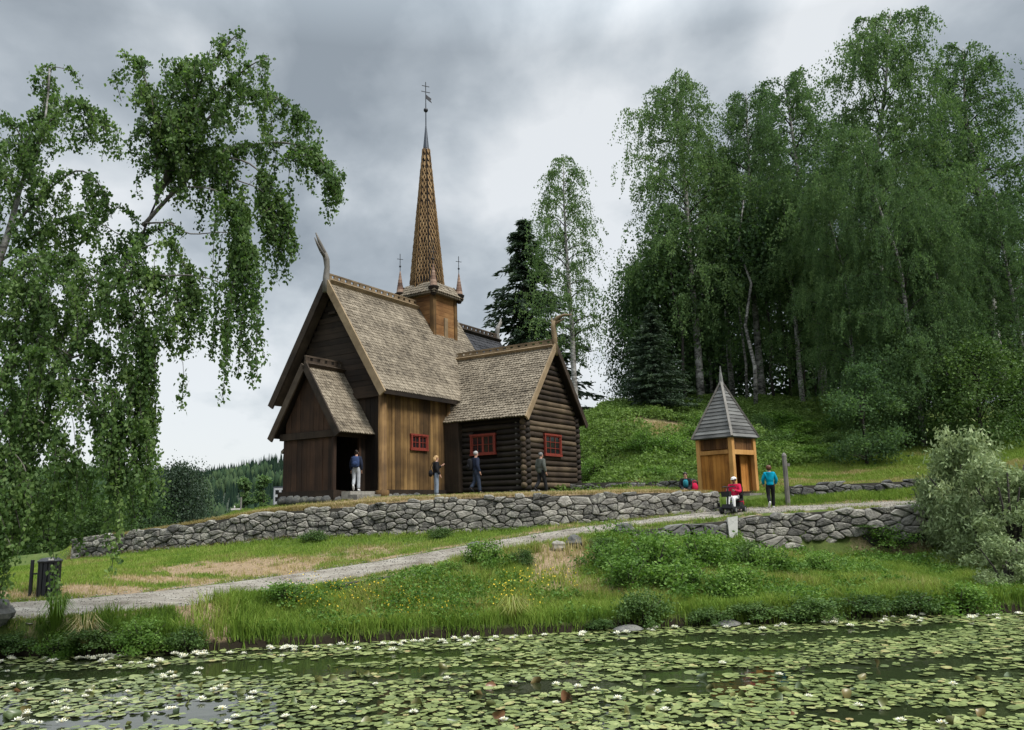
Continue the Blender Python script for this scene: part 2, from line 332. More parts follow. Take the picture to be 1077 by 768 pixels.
# ------------------------------------------------------------------ ground sheet
def axis(fine0, fine1, step, outs):
    a = list(np.arange(fine0, fine1 + 1e-6, step)); lo, hi = [], []
    for k in outs: lo.append(fine0 - k); hi.append(fine1 + k)
    return np.array(lo[::-1] + a + hi)
OUT = [.5, 1.2, 2.2, 3.6, 5.5, 8, 11, 15, 20, 28, 40, 60, 100, 180, 350, 700, 1400, 3000]
gx = axis(-26, 30, .28, OUT); gy = axis(13, 44, .2, OUT)
GX, GY = np.meshgrid(gx, gy); GZ = ground(GX, GY); DR = dryness(GX, GY)
nx, ny = len(gx), len(gy); idx = np.arange(nx * ny).reshape(ny, nx)
F = np.stack([idx[:-1, :-1].ravel(), idx[:-1, 1:].ravel(), idx[1:, 1:].ravel(), idx[1:, :-1].ravel()], 1)
m, nt, out = new_mat('turf and bare earth'); b = N(nt, 'ShaderNodeBsdfPrincipled', Roughness=.95); b.inputs['Specular IOR Level'].default_value = .1
c = coords(nt); n1 = noise_n(nt, c, 1.4, 8, .65); n2 = noise_n(nt, c, 9, 6, .7)
g1 = ramp(nt, math_n(nt, 'ADD', math_n(nt, 'MULTIPLY', n1, .5), math_n(nt, 'MULTIPLY', n2, .5)), [(.3, (.03, .046, .012)), (.5, (.07, .10, .025)), (.7, (.12, .135, .045))])
g2 = ramp(nt, n2, [(.3, (.15, .105, .065)), (.7, (.30, .225, .14))])
mx = nt.nodes.new('ShaderNodeMix'); mx.data_type = 'RGBA'
nt.links.new(ramp(nt, math_n(nt, 'ADD', attr(nt), math_n(nt, 'MULTIPLY', math_n(nt, 'SUBTRACT', n2, .5), .7)), [(.3, (0, 0, 0)), (.65, (1, 1, 1))]), mx.inputs[0])
nt.links.new(g1, mx.inputs[6]); nt.links.new(g2, mx.inputs[7]); sp_ = nt.nodes.new('ShaderNodeSeparateXYZ'); nt.links.new(nt.nodes.new('ShaderNodeNewGeometry').outputs['Position'], sp_.inputs[0])
mud_shade = nt.nodes.new('ShaderNodeMix'); mud_shade.data_type = 'RGBA'; nt.links.new(ramp(nt, math_n(nt, 'ADD', sp_.outputs['Z'], math_n(nt, 'MULTIPLY', n2, .15)), [(.22, (1, 1, 1)), (.34, (0, 0, 0))]), mud_shade.inputs[0]); nt.links.new(mx.outputs[2], mud_shade.inputs[6]); mud_shade.inputs[7].default_value = (.022, .018, .012, 1); nt.links.new(mud_shade.outputs[2], b.inputs['Base Color'])   # muddy waterline band, its darkness standing in for the shaded bank undercut
bp = N(nt, 'ShaderNodeBump', Strength=.5, Distance=.05); nt.links.new(n2, bp.inputs['Height']); nt.links.new(bp.outputs['Normal'], b.inputs['Normal']); nt.links.new(b.outputs[0], out.inputs[0])
M['turf'] = m
tag(link_mesh('ground', np_mesh('ground', np.stack([GX.ravel(), GY.ravel(), GZ.ravel()], 1), F, DR.ravel(), True), m), kind='structure')

# gravel path, one draped strip
m, nt, out = new_mat('grey gravel'); b = N(nt, 'ShaderNodeBsdfPrincipled', Roughness=.95); b.inputs['Specular IOR Level'].default_value = .15
c = coords(nt); n1 = noise_n(nt, c, 1.2, 5, .6); n2 = noise_n(nt, c, 30, 6, .75)
f = math_n(nt, 'ADD', math_n(nt, 'MULTIPLY', n1, .5), math_n(nt, 'MULTIPLY', n2, .5)); n3 = noise_n(nt, c, 2.2, 4, .65, (.35, 1.6, 1)); f = math_n(nt, 'ADD', f, math_n(nt, 'MULTIPLY', math_n(nt, 'SUBTRACT', n3, .5), .5)); nt.links.new(ramp(nt, f, [(.30, (.09, .075, .055)), (.45, (.18, .16, .132)), (.57, (.26, .24, .205)), (.72, (.37, .345, .30))]), b.inputs['Base Color'])
bp = N(nt, 'ShaderNodeBump', Strength=.4, Distance=.02); nt.links.new(n2, bp.inputs['Height']); nt.links.new(bp.outputs['Normal'], b.inputs['Normal']); nt.links.new(b.outputs[0], out.inputs[0]); M['gravel'] = m
xs = np.arange(-19, 23.5, .2); V = []
for j in range(9):
    t = j / 8; wob = (fnoise(xs, xs * 0 + j, 1.3, 61) - .5) * .5 * (1 if j in (0, 8) else 0)
    y = y_near(xs) + .06 + (y_far(xs) - y_near(xs) - .12) * t + wob; V.append(np.stack([xs, y, ground(xs, y) + (.03 if 0 < j < 8 else -.03)], 1))
V = np.stack(V, 0); n = len(xs); idx = np.arange(9 * n).reshape(9, n)
F = np.stack([idx[:-1, :-1].ravel(), idx[:-1, 1:].ravel(), idx[1:, 1:].ravel(), idx[1:, :-1].ravel()], 1)
tag(link_mesh('path', np_mesh('path', V.reshape(-1, 3), F, None, True), M['gravel']), kind='structure')

# pond
m, nt, out = new_mat('dark pond water'); b = N(nt, 'ShaderNodeBsdfPrincipled', Roughness=.04, IOR=1.33); b.inputs['Base Color'].default_value = (.018, .024, .010, 1)
c = coords(nt); n1 = noise_n(nt, c, 1.5, 3, .5, (1, 2.5, 1)); bp = N(nt, 'ShaderNodeBump', Strength=.08, Distance=.05); nt.links.new(n1, bp.inputs['Height']); nt.links.new(bp.outputs['Normal'], b.inputs['Normal']); nt.links.new(b.outputs[0], out.inputs[0])
xs = np.linspace(-16, 39, 120); top = y_shore(xs) + .7
V = np.concatenate([np.stack([xs, xs * 0 - 12, xs * 0], 1), np.stack([xs, top, xs * 0], 1)]); n = len(xs); i = np.arange(n - 1)
tag(link_mesh('pond_water', np_mesh('pond_water', V, np.stack([i, i + 1, n + i + 1, n + i], 1)), m), kind='structure')
# ------------------------------------------------------------------ stave church
church = empty('stave_church', tuple(CO), 'dark tarred wooden stave church with tall shingled spire and dragon heads on its ridges', 'church', CA)
NW_, NA, TL, TW = 5.9, 4.7, 4.23, 4.78
RX, RY = NA + TW / 2, NW_ / 2          # crossing
def boards_v(mb, a, b, z0, z1f, w=.2, th=.05, skip=None, jit=.012):   # vertical boards from a to b (plan points), z1f: top height at parameter
    a = Vector((*a, 0)); b = Vector((*b, 0)); L = (b - a).length; d = (b - a) / L; nrm = Vector((d.y, -d.x, 0)); s = 0
    while s < L - .03:
        ww = min(w * random.uniform(.75, 1.25), L - s); ww = L - s if L - s - ww < .06 else ww
        t0, t1 = s + .004, s + ww - .004; o = nrm * random.uniform(0, jit * 2)
        za, zb = z1f(t0), z1f(t1); zc = z0
        if skip and skip(s + ww / 2): pass
        elif min(za, zb) > zc + .02:
            P = [a + d * t0 + o, a + d * t1 + o, a + d * t1 + o - nrm * th, a + d * t0 + o - nrm * th]
            mb.add([(p.x, p.y, zc) for p in P] + [(p.x, p.y, z) for p, z in zip(P, (za, zb, zb, za))], [(0, 3, 2, 1), (4, 5, 6, 7), (0, 1, 5, 4), (1, 2, 6, 5), (2, 3, 7, 6), (3, 0, 4, 7)])
        s += ww
def shingles(mb, o, U, V, Lu, Lv, row=.21, wid=.16, clip=None, round_=True, th=.03, wave=.008):
    o = Vector(o); U = Vector(U).normalized(); V = Vector(V).normalized(); Nn = U.cross(V)
    if Nn.z < 0: Nn = -Nn
    r = 0; v = 0.0
    while v < Lv - .05:
        u = -(wid / 2 if r % 2 else 0); vt = random.uniform(.3, .6)
        while u < Lu:
            w2 = wid * random.uniform(.86, 1.1); u0 = max(u, 0) + .006; u1 = min(u + w2, Lu) - .006; u += w2
            if u1 - u0 < .03: continue
            if clip and not clip((u0 + u1) / 2, v): continue
            vb = v - .015 + random.uniform(-wave, wave); ve = min(v + row * 1.45, Lv); l = th * random.uniform(.8, 1.5)
            um = (u0 + u1) / 2; k = .045 if round_ else .0
            pts = [(u0, vb + k), (um - (u1 - u0) * .22, vb), (um + (u1 - u0) * .22, vb), (u1, vb + k), (u1, ve), (u0, ve)]
            hs = [l, l, l, l, .004, .004]
            P = [o + U * a + V * b2 + Nn * (h + .012) for (a, b2), h in zip(pts, hs)] + [o + U * a + V * b2 for (a, b2) in pts[:4]]
            mb.add(P, [(0, 1, 2, 3, 4, 5), (6, 7, 1, 0), (7, 8, 2, 1), (8, 9, 3, 2), (6, 0, 5), (9, 4, 3)], min(1, max(0, vt + random.uniform(-.22, .22))))
        v += row; r += 1
def slab(mb, o, U, V, Lu, Lv, t=.1):     # roof board under the shingles
    o = Vector(o); U = Vector(U).normalized(); V = Vector(V).normalized(); Nn = U.cross(V)
    if Nn.z < 0: Nn = -Nn
    P = [o, o + U * Lu, o + U * Lu + V * Lv, o + V * Lv]; P = P + [p - Nn * t for p in P]
    mb.add(P, [(0, 1, 2, 3), (7, 6, 5, 4), (0, 4, 5, 1), (1, 5, 6, 2), (2, 6, 7, 3), (3, 7, 4, 0)], .2)
def crest(a, b, mat, parent, h=.34, step=.42):     # openwork ridge board
    a = Vector(a); b = Vector(b); mb = MB(); L = (b - a).length; d = (b - a) / L; up = Vector((0, 0, 1))
    mb.bar(a + up * .07, b + up * .07, .1, .14); mb.bar(a + up * (h - .03), b + up * (h - .03), .09, .075)
    s = .0
    while s < L:
        e = min(s + step * .62, L); mb.bar(a + d * s + up * (h * .55), a + d * e + up * (h * .55), .07, h * .55 - .0); s += step
    for k in (-1, 1):
        side = d.cross(up) * k
        mb.bar(a + side * .17 - up * .10, b + side * .17 - up * .10, .05, .26, up=(up * .75 + side * .66))
    return mb.build('ridge_crest', mat, parent)
def dragon(p, dirv, mat, H=1.35, name='dragon_head'):
    p = Vector(p); d = Vector(dirv).normalized(); u = Vector((0, 0, 1)); mb = MB()
    q = lambda f, z: p + d * f * H / 1.35 + u * z * H / 1.35
    mb.tube([q(0, -.45), q(.02, .2), q(-.03, .7), q(.02, 1.05), q(.14, 1.32)], [.17, .15, .125, .14, .12], 8, .5)          # neck
    mb.tube([q(.05, 1.2), q(.25, 1.45), q(.46, 1.74), q(.68, 2.1)], [.11, .1, .075, .03], 7, .6)     # upper jaw
    mb.tube([q(.12, 1.15), q(.36, 1.36), q(.56, 1.6), q(.74, 1.86)], [.09, .075, .055, .025], 7, .35)               # lower jaw
    mb.blob(q(.2, 1.46), (.07, .07, .07), 8, .2)
    return mb.build(name, mat, parent=church, smooth=True)
def barge(a, b, mat, parent, w=.1, h=.3, d2=None):
    mb = MB(); mb.bar(a, b, w, h); return mb.build('gable_board', mat, parent)
def window(org, ux_, w, h, cols, rows, sashes, name='window', glass='glass', bars='red'):
    """frame proud of the wall; org: lower left corner on the wall face, ux_: direction along the wall, outward = ux_ x z"""
    o = Vector(org); u = Vector((*ux_, 0)).normalized(); n = u.cross(Vector((0, 0, 1))); z = Vector((0, 0, 1)); fw = .085
    mb = MB(); P = lambda a, b, c: o + u * a + z * b + n * c
    for a0, b0, a1, b1 in ((0, fw / 2, w, fw / 2), (0, h - fw / 2, w, h - fw / 2)): mb.bar(P(a0 - .03, b0, .03), P(a1 + .03, b1, .03), .1, fw)
    for a0 in (fw / 2, w - fw / 2): mb.bar(P(a0, fw, .03), P(a0, h - fw, .03), .095, fw, up=tuple(u))
    fr = mb.build(name, M['red'], church)
    g = MB(); g.add([P(fw, fw, .004), P(w - fw, fw, .004), P(w - fw, h - fw, .004), P(fw, h - fw, .004)], [(0, 1, 2, 3)]); g.build('pane', M[glass], fr)
    k = MB(); iw = (w - 2 * fw) / sashes; ih = h - 2 * fw
    for s in range(sashes):
        x0 = fw + iw * s
        for a0 in (x0 + .025, x0 + iw - .025): k.bar(P(a0, fw, .02), P(a0, h - fw, .02), .05, .05, up=tuple(u))
        for b0 in (fw + .025, h - fw - .025): k.bar(P(x0 + .05, b0, .02), P(x0 + iw - .05, b0, .02), .05, .05)
        for c2 in range(1, cols): k.bar(P(x0 + iw * c2 / cols, fw + .05, .018), P(x0 + iw * c2 / cols, h - fw - .05, .018), .03, .028, up=tuple(u))
        for r2 in range(1, rows): k.bar(P(x0 + .05, fw + ih * r2 / rows, .016), P(x0 + iw - .05, fw + ih * r2 / rows, .016), .03, .026)
    k.build('sash', M[bars], fr); return fr

# stone footing
rr = random.Random(3)
def foot(a, b, n, w=.5):
    mb = MB()
    for i in range(n):
        t = (i + .5) / n; mb.blob((a[0] + (b[0] - a[0]) * t, a[1] + (b[1] - a[1]) * t, .0), (w * rr.uniform(.55, .8), w * rr.uniform(.5, .7), rr.uniform(.16, .26)), 8, None, .12, i)
    mb.build('stone_footing', M['stone_dark'], church, True)
foot((-1.95, .95), (-1.95, 3.9), 7); foot((0, -.05), (4.7, -.05), 10); foot((4.7, 0), (4.7, -4.2), 9); foot((4.7, -4.25), (9.5, -4.25), 10); foot((0, 0), (0, .9), 2); foot((-1.9, .95), (-1.3, .95), 2)
# nave walls
mb = MB(); boards_v(mb, (0.14, 0), (NA + .1, 0), .36, lambda t: 5.2, .21); mb.build('nave_side_wall', M['honey'], church)
mb = MB(); mb.box((2.45, .02, .21), (5.2, .3, .32)); mb.build('sill_beam', M['tar'], church); mb = MB(); mb.box((2.4, .02, 5.02), (4.6, .16, .2)); mb.build('wall_plate', M['tar'], church); mb = MB(); mb.box((.0, 3.1, .21), (.3, 5.8, .32)); mb.build('sill_beam', M['tar'], church)
mb = MB()
mb.tube([(0, 0, .02), (0, 0, .34), (0, 0, .36), (0, 0, 5.0)], [.29, .29, .19, .175], 14); mb.build('corner_post', M['honey'], church, True); mb = MB()
mb.tube([(NA - .12, -.06, .3), (NA - .12, -.06, 4.9)], .12, 10); mb.build('corner_post', M['honey'], church, True)
gz_ = lambda y: 9.86 - 1.588 * abs(y - RY) - .16
mb = MB(); boards_v(mb, (0, NW_ - .1), (0, .15), .36, lambda t: 4.35, .24); mb.build('west_wall', M['tar'], church)
mb = MB(); z = 4.62
while z < 9.6:
    hw = min((9.70 - (z + .26)) / 1.588, NW_ / 2 + .35)
    if hw > .1: mb.box((random.uniform(-.012, .012), RY, z + .13), (.06, hw * 2, .252))
    z += .262
mb.build('west_gable', M['tar_h'], church)
mb = MB(); mb.box((-.05, RY, 4.48), (.16, NW_ + .1, .26)); mb.build('tie_beam', M['tar_h'], church); mb = MB(); mb.box((-.09, RY, 8.45), (.1, .45, .12), .9); mb.build('gable_vent', M['tar_h'], church)
mb = MB(); mb.add([(.1, .1, 0), (9.4, .1, 0), (9.4, 5.8, 0), (.1, 5.8, 0), (.1, .1, 4.9), (9.4, .1, 4.9), (9.4, 5.8, 4.9), (.1, 5.8, 4.9)], [(0, 1, 5, 4), (1, 2, 6, 5), (2, 3, 7, 6), (3, 0, 4, 7)], .1); mb.build('inner_wall', M['tar'], church)
window((1.81, -.03, 2.11), (1, 0), 1.2, .74, 2, 2, 2)
# nave roof
EZ, RZ = 4.56, 9.9
sl_ = math.hypot(RY + .45, RZ - EZ); Vs = (0, (RY + .45) / sl_, (RZ - EZ) / sl_); Vn = (0, -(RY + .45) / sl_, (RZ - EZ) / sl_)
mb = MB(); slab(mb, (-.5, -.45, EZ), (1, 0, 0), Vs, 5.25, sl_); slab(mb, (4.75, -.45 + .9, EZ + .9 * 1.57), (1, 0, 0), Vs, 4.75, sl_ - .9 * 1.86)
slab(mb, (-.5, NW_ + .45, EZ), (1, 0, 0), Vn, 10, sl_); roof = mb.build('nave_roof', M['tar'], church)
mb = MB(); shingles(mb, (-.5, -.45, EZ), (1, 0, 0), Vs, 5.25, sl_, .175, .14)
def clipn(u, v):   # hidden by the transept roof further east
    z = EZ + v * Vs[2]; x = 4.76 + u; return z > 3.5 + 1.275 * min(x - 4.25, 9.93 - x) - .35
shingles(mb, (4.76, -.45, EZ), (1, 0, 0), Vs, 4.7, sl_, .175, .14, clipn)
mb.build('roof_shingles', M['shingle'], roof)
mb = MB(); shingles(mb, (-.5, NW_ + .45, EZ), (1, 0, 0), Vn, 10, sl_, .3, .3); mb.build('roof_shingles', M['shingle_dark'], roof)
mb = MB(); mb.bar((-.48, -.44, EZ - .08), (4.74, -.44, EZ - .08), .06, .2); mb.build('eave_board', M['tar'], church)
crest((-.45, RY, RZ + .02), (5.9, RY, RZ + .02), M['barge'], church)
for s in (-1, 1):
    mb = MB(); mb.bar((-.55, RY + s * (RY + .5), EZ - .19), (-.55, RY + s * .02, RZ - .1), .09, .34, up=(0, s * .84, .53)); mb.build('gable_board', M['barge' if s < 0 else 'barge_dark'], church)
    mb = MB(); mb.bar((-.3, RY + s * (RY + .32), EZ - .1), (-.3, RY + s * .02, RZ - .28), .4, .14, up=(0, s * .84, .53)); mb.build('gable_soffit', M['barge_dark'], church)
dragon((-.5, RY, RZ - .1), (-1, 0, 0), M['greywood'], 1.4)
# porch
PX, PY0, PY1, PE, PR = -1.92, .92, 3.9, 2.72, 5.75; PM = (PY0 + PY1) / 2
mb = MB(); boards_v(mb, (PX, PY1), (PX, PY0 + .1), .38, lambda t: 2.55, .27); boards_v(mb, (0, PY1), (PX, PY1), .38, lambda t: 2.75, .27); mb.build('porch_wall', M['tar_red'], church)
mb = MB(); boards_v(mb, (PX - .02, PY1 + .1), (PX - .02, PY0 - .1), 2.86, lambda t: PR - .2 - 1.73 * abs(t - (PY1 - PY0 + .2) / 2), .27); mb.build('porch_gable', M['tar_red'], church)
for nm_, c_, d_ in (('porch_sill', (PX, PM, .2), (.3, PY1 - PY0 + .3, .36)), ('porch_beam', (PX - .03, PM, 2.7), (.18, PY1 - PY0 + .3, .28)), ('porch_sill', (-1.6, PY0, .19), (.5, .24, .34)), ('porch_beam', (-.92, PY0 - .02, 2.66), (1.75, .14, .16)), ('porch_floor', (-.92, PM, .3), (1.7, PY1 - PY0 - .1, .1))):
    mb = MB(); mb.box(c_, d_); mb.build(nm_, M['tar'], church)
mb = MB(); mb.tube([(PX + .02, PY0 + .02, .36), (PX + .02, PY0 + .02, 2.6)], .1, 10); mb.build('porch_post', M['tar_red'], church); mb = MB(); mb.box((-.42, PY0 + .02, 1.5), (.12, .12, 2.26)); mb.build('porch_post', M['tar_red'], church)
mb = MB(); boards_v(mb, (-.40, PY0 + .03), (0, PY0 + .03), .36, lambda t: 2.6, .2); mb.build('porch_side_wall', M['tar'], church)
mb = MB(); mb.box((-.06, PM, 1.35), (.08, 1.15, 2.0)); mb.build('inner_door', M['tar'], church)
psl = math.hypot(PM - .44, PR - PE); pv = lambda s: (0, -s * (PM - .44) / psl, (PR - PE) / psl)
mb = MB(); ms = MB()
for s in (-1, 1):
    slab(mb, (-2.2, PM + s * (PM - .44), PE), (1, 0, 0), pv(s), 2.2, psl, .08); shingles(ms, (-2.2, PM + s * (PM - .44), PE), (1, 0, 0), pv(s), 2.2, psl, .17, .15)
pr = mb.build('porch_roof', M['tar'], church); ms.build('roof_shingles', M['shingle'], pr)
crest((-2.2, PM, PR + .0), (-.02, PM, PR + .0), M['barge_dark'], church, .36)
for s in (-1, 1):
    mb = MB(); mb.bar((-2.25, PM + s * (PM - .40), PE - .12), (-2.25, PM + s * .02, PR - .06), .08, .3, up=(0, s * .87, .5)); mb.build('gable_board', M['barge_dark'], church)
for i, (y0, z, w2, x) in enumerate(((.45, .16, 1.5, -.95), (.1, .02, 1.9, -.75))): mb = MB(); mb.box((x, y0, z + .0), (w2, .5, .3), None, .02 * i); mb.build('stone_step', M['stone'], church)
# north lean-to seen behind the porch
mb = MB(); mb.box((2.6, 6.2, 1.3), (3.6, .7, 2.4)); mb.build('north_annex', M['tar'], church)
mb = MB(); v_ = Vector((0, -.75, .66)); slab(mb, (.55, 6.85, 2.35), (1, 0, 0), v_, 4, 1.4, .1); shingles(mb, (.55, 6.85, 2.35), (1, 0, 0), v_, 4, 1.4, .25, .2); mb.build('annex_roof', M['shingle'], church)
# transept walls: horizontal logs with crossed ends
def logs(mb, a, b, z0, z1, half=None, hole=None, r=.135, ext=.22, off=0.0):
    a = Vector((*a, 0)); b = Vector((*b, 0)); L = (b - a).length; d = (b - a) / L; z = z0 + r + off; st = 2 * r * .94
    while z < z1 - .02:
        lo, hi = -ext, L + ext
        if half and half(z) is not None: lo, hi = L / 2 - half(z), L / 2 + half(z)
        if hi - lo > .2:
            segs = [(lo, hi)]
            if hole and hole[2] - .03 < z < hole[3] + .03: segs = [(lo, hole[0]), (hole[1], hi)]
            vv = random.random(); k = random.uniform(.93, 1.03)
            for s0, s1 in segs:
                P = [a + d * (s0 + (s1 - s0) * t / 4) + Vector((0, 0, z + random.uniform(-.012, .012))) for t in range(5)]
                mb.tube(P, [r * k * random.uniform(.97, 1.03) for _ in P], 10, vv)
        z += st
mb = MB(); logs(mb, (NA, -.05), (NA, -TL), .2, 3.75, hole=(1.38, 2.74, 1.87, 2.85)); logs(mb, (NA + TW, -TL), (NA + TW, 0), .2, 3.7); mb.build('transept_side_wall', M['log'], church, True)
tg = lambda z: None if z < 3.35 else (7.0 - z) / 1.275 - .12
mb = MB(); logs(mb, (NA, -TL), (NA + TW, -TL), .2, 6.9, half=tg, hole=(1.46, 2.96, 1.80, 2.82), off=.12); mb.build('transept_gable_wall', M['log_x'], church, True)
mb = MB(); mb.add([(4.75, .1, .1), (4.75, -4.18, .1), (9.43, -4.18, .1), (9.43, .1, .1), (4.75, .1, 3.6), (4.75, -4.18, 3.6), (9.43, -4.18, 3.6), (9.43, .1, 3.6), (7.09, -4.18, 6.6), (7.09, .1, 6.6)], [(0, 1, 5, 4), (1, 2, 6, 8, 5), (2, 3, 7, 6)], .1); mb.build('inner_wall', M['tar'], church)
mb = MB(); mb.tube([(NA - .02, -TL + .42, .2), (NA - .02, -TL + .42, 3.4)], .07, 8); mb.build('corner_strut', M['greywood'], church); mb = MB(); mb.box((NA - .15, -2.2, .12), (.2, 4.2, .22)); mb.build('sill_beam', M['tar'], church)
mb = MB(); mb.box((NA - .22, -.45, 1.9), (.4, .8, 3.3)); mb.build('dark_corner_boards', M['tar'], church)
window((NA - .12, -1.36, 1.88), (0, -1), 1.38, .98, 2, 2, 2)
window((6.15, -TL - .14, 1.79), (1, 0), 1.55, 1.04, 3, 3, 1)
TEZ, TRZ = 3.48, 7.1; tsl = math.hypot(RX - 4.25, TRZ - TEZ); tv = lambda s: (s * (RX - 4.25) / tsl, 0, (TRZ - TEZ) / tsl)
mb = MB(); ms = MB()
for s in (1, -1):
    x0 = RX - s * (RX - 4.25); slab(mb, (x0, -4.62, TEZ), (0, 1, 0), tv(s), 5.9, tsl, .09)
    def clipt(u, v):    # stop where the nave roof comes through
        z = TEZ + v * (TRZ - TEZ) / tsl; y = -4.62 + u; return y < max(-.02, -.45 + (z - EZ) / 1.57 + .12)
    shingles(ms, (x0, -4.62, TEZ), (0, 1, 0), tv(s), 5.9, tsl, .155, .16, clipt, th=.045)
tr = mb.build('transept_roof', M['tar'], church); ms.build('roof_shingles', M['shingle'], tr)
crest((RX, -4.6, TRZ), (RX, 1.2, TRZ), M['barge'], church, .3)
for s in (-1, 1):
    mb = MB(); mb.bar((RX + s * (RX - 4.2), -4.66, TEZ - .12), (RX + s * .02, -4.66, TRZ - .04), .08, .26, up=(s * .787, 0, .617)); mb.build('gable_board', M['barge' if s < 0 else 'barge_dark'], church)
dr = MB(); p = Vector((RX, -4.58, TRZ - .1)); q = lambda f, z: p + Vector((0, -f, z))
dr.tube([q(0, -.4), q(.02, .5), q(-.03, 1.0), q(.05, 1.28)], [.16, .13, .13, .13], 8, .5); dr.tube([q(0, 1.2), q(.22, 1.42), q(.6, 1.5), q(1.0, 1.44)], [.12, .1, .06, .02], 7, .6); dr.tube([q(.05, 1.15), q(.3, 1.22), q(.6, 1.32)], [.09, .06, .02], 7, .4); dr.tube([q(-.02, 1.15), q(-.12, 1.3), q(-.08, 1.45)], [.06, .05, .02], 6)
dr.build('dragon_head', M['barge'], church, True)
# north transept and chancel
mb = MB(); mb.box((RX, NW_ + 2.1, 1.7), (TW, 4.2, 3.4)); mb.build('north_transept_wall', M['log'], church)
mb = MB()
for s in (1, -1): slab(mb, (RX - s * (RX - 4.25), NW_ - 1.2, TEZ), (0, 1, 0), tv(s), 6, tsl, .09); shingles(mb, (RX - s * (RX - 4.25), NW_ - 1.2, TEZ), (0, 1, 0), tv(s), 6, tsl, .25, .25)
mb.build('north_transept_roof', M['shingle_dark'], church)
mb = MB(); mb.box((11.4, RY, 2.4), (4.2, 4.9, 4.8)); mb.build('chancel_wall', M['tar'], church)
mb = MB(); CZ = 9.42
for s in (-1, 1):
    ov = RY + s * 2.9; cs = math.hypot(2.9, CZ - 4.85); slab(mb, (8.6, ov, 4.85), (1, 0, 0), (0, -s * 2.9 / cs, (CZ - 4.85) / cs), 5.1, cs, .1); shingles(mb, (8.6, ov, 4.85), (1, 0, 0), (0, -s * 2.9 / cs, (CZ - 4.85) / cs), 5.1, cs, .22, .2)
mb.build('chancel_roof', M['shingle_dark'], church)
crest((8.5, RY, CZ), (13.7, RY, CZ), M['barge_dark'], church, .34)
dragon((13.6, RY, CZ - .1), (1, 0, .0), M['greywood'], .95)
# tower
TH = .98; mb = MB(); z = 5.0
def planks(mb, sx, sy):
    z = 6.0
    while z < 10.5:
        o = random.uniform(0, .015)
        if sx: mb.box((RX + sx * (TH - .03 + o), RY, z + .12), (.06, 2 * TH - .24, .238))
        else: mb.box((RX, RY + sy * (TH - .03 + o), z + .12), (2 * TH - .24, .06, .238))
        z += .248
for sx, sy in ((-1, 0), (1, 0), (0, -1), (0, 1)): planks(mb, sx, sy)
tw = mb.build('tower_wall', M['tower'], church)
mb = MB()
for sx in (-1, 1):
    for sy in (-1, 1): mb.box((RX + sx * (TH - .06), RY + sy * (TH - .06), 8.32), (.24, .24, 4.6))
mb.build('corner_post', M['honey'], tw)
mb = MB(); mb.box((RX + .05, RY - TH - .03, 8.75), (.28, .06, 1.3)); mb.build('shutter', M['barge'], tw)
mb = MB(); TEa, TEb = 10.62, 11.12
for k in range(4):
    a = k * PI / 2; U = Vector((math.cos(a), math.sin(a), 0)); W = Vector((-U.y, U.x, 0)); c0 = Vector((RX, RY, TEa)); h = 1.3; h2 = .86
    for i in range(3):
        t0, t1 = i / 3, (i + 1) / 3
        P = []
        for t, lift in ((t0, .03), (t1, .0)):
            hh = h + (h2 - h) * t; zz_ = (TEb - TEa) * t + lift; P += [c0 - W * hh - U * hh + Vector((0, 0, zz_)), c0 + W * hh * 0 - W * hh * -1 * 1 - U * hh + Vector((0, 0, zz_))]
        mb.add([P[0], P[1], P[3], P[2]], [(0, 1, 2, 3)], random.uniform(.3, .6))
mb.box((RX, RY, TEa - .04), (2.56, 2.56, .1), .2)
trf = mb.build('tower_roof', M['shingle'], church)
mb = MB()
for k in range(4):
    a = k * PI / 2; U = Vector((math.cos(a), math.sin(a), 0)); W = Vector((-U.y, U.x, 0)); c0 = Vector((RX, RY, TEa)); vs_ = (U * .44 + Vector((0, 0, .64))).normalized()
    shingles(mb, c0 - W * 1.3 - U * 1.3, W, vs_, 2.6, .76, .19, .17, lambda u, v: abs(u - 1.3) < 1.3 - v * .58)
mb.build('roof_shingles', M['shingle'], trf)
# spire: eight-sided, pointed shingles, slightly off the tower's centre line
SX, SY = RX - .08, RY + .12; S0, S1, R0, R1 = 10.85, 19.2, .96, .18
mb = MB(); n = 8
mb.lathe([(R0, S0), (R1, S1)], (SX, SY, 0), 8, .05); sp_ = mb.build('spire', M['tar'], church)
mb = MB(); z = S0; r = 0
while z < S1 - .1:
    t = (z - S0) / (S1 - S0); R = R0 + (R1 - R0) * t; per = max(1, round(2 * R * math.sin(PI / 8) / .155)); row = .2
    for f in range(8):
        a0 = 2 * PI * f / 8 + 0; a1 = 2 * PI * (f + 1) / 8
        for i in range(per):
            u0, u1 = (i + (.5 if r % 2 else 0)) / per, (i + 1 + (.5 if r % 2 else 0)) / per
            if u1 > 1: u0, u1 = u0, 1.0
            def pt(u, zz, o):
                q = (zz - S0) / (S1 - S0); RR = R0 + (R1 - R0) * q + o
                return (SX + RR * (math.cos(a0) * (1 - u) + math.cos(a1) * u), SY + RR * (math.sin(a0) * (1 - u) + math.sin(a1) * u), zz)
            um = (u0 + u1) / 2; zt = min(z + row * 1.5, S1)
            gp = .14 / per + .06; P = [pt(u0 + gp, z + .13, .05), pt(um, z - .03, .06), pt(u1 - gp, z + .13, .05), pt(u1 - gp, zt, .012), pt(u0 + gp, zt, .012), pt(u0 + gp, z + .13, .0), pt(um, z - .03, .0), pt(u1 - gp, z + .13, .0)]
            mb.add(P, [(0, 1, 2, 3, 4), (5, 6, 1, 0), (6, 7, 2, 1), (5, 0, 4), (7, 3, 2)], min(1, max(0, random.gauss(.5, .12))))
    z += row; r += 1
mb.build('spire_shingles', M['shingle_gold'], sp_)
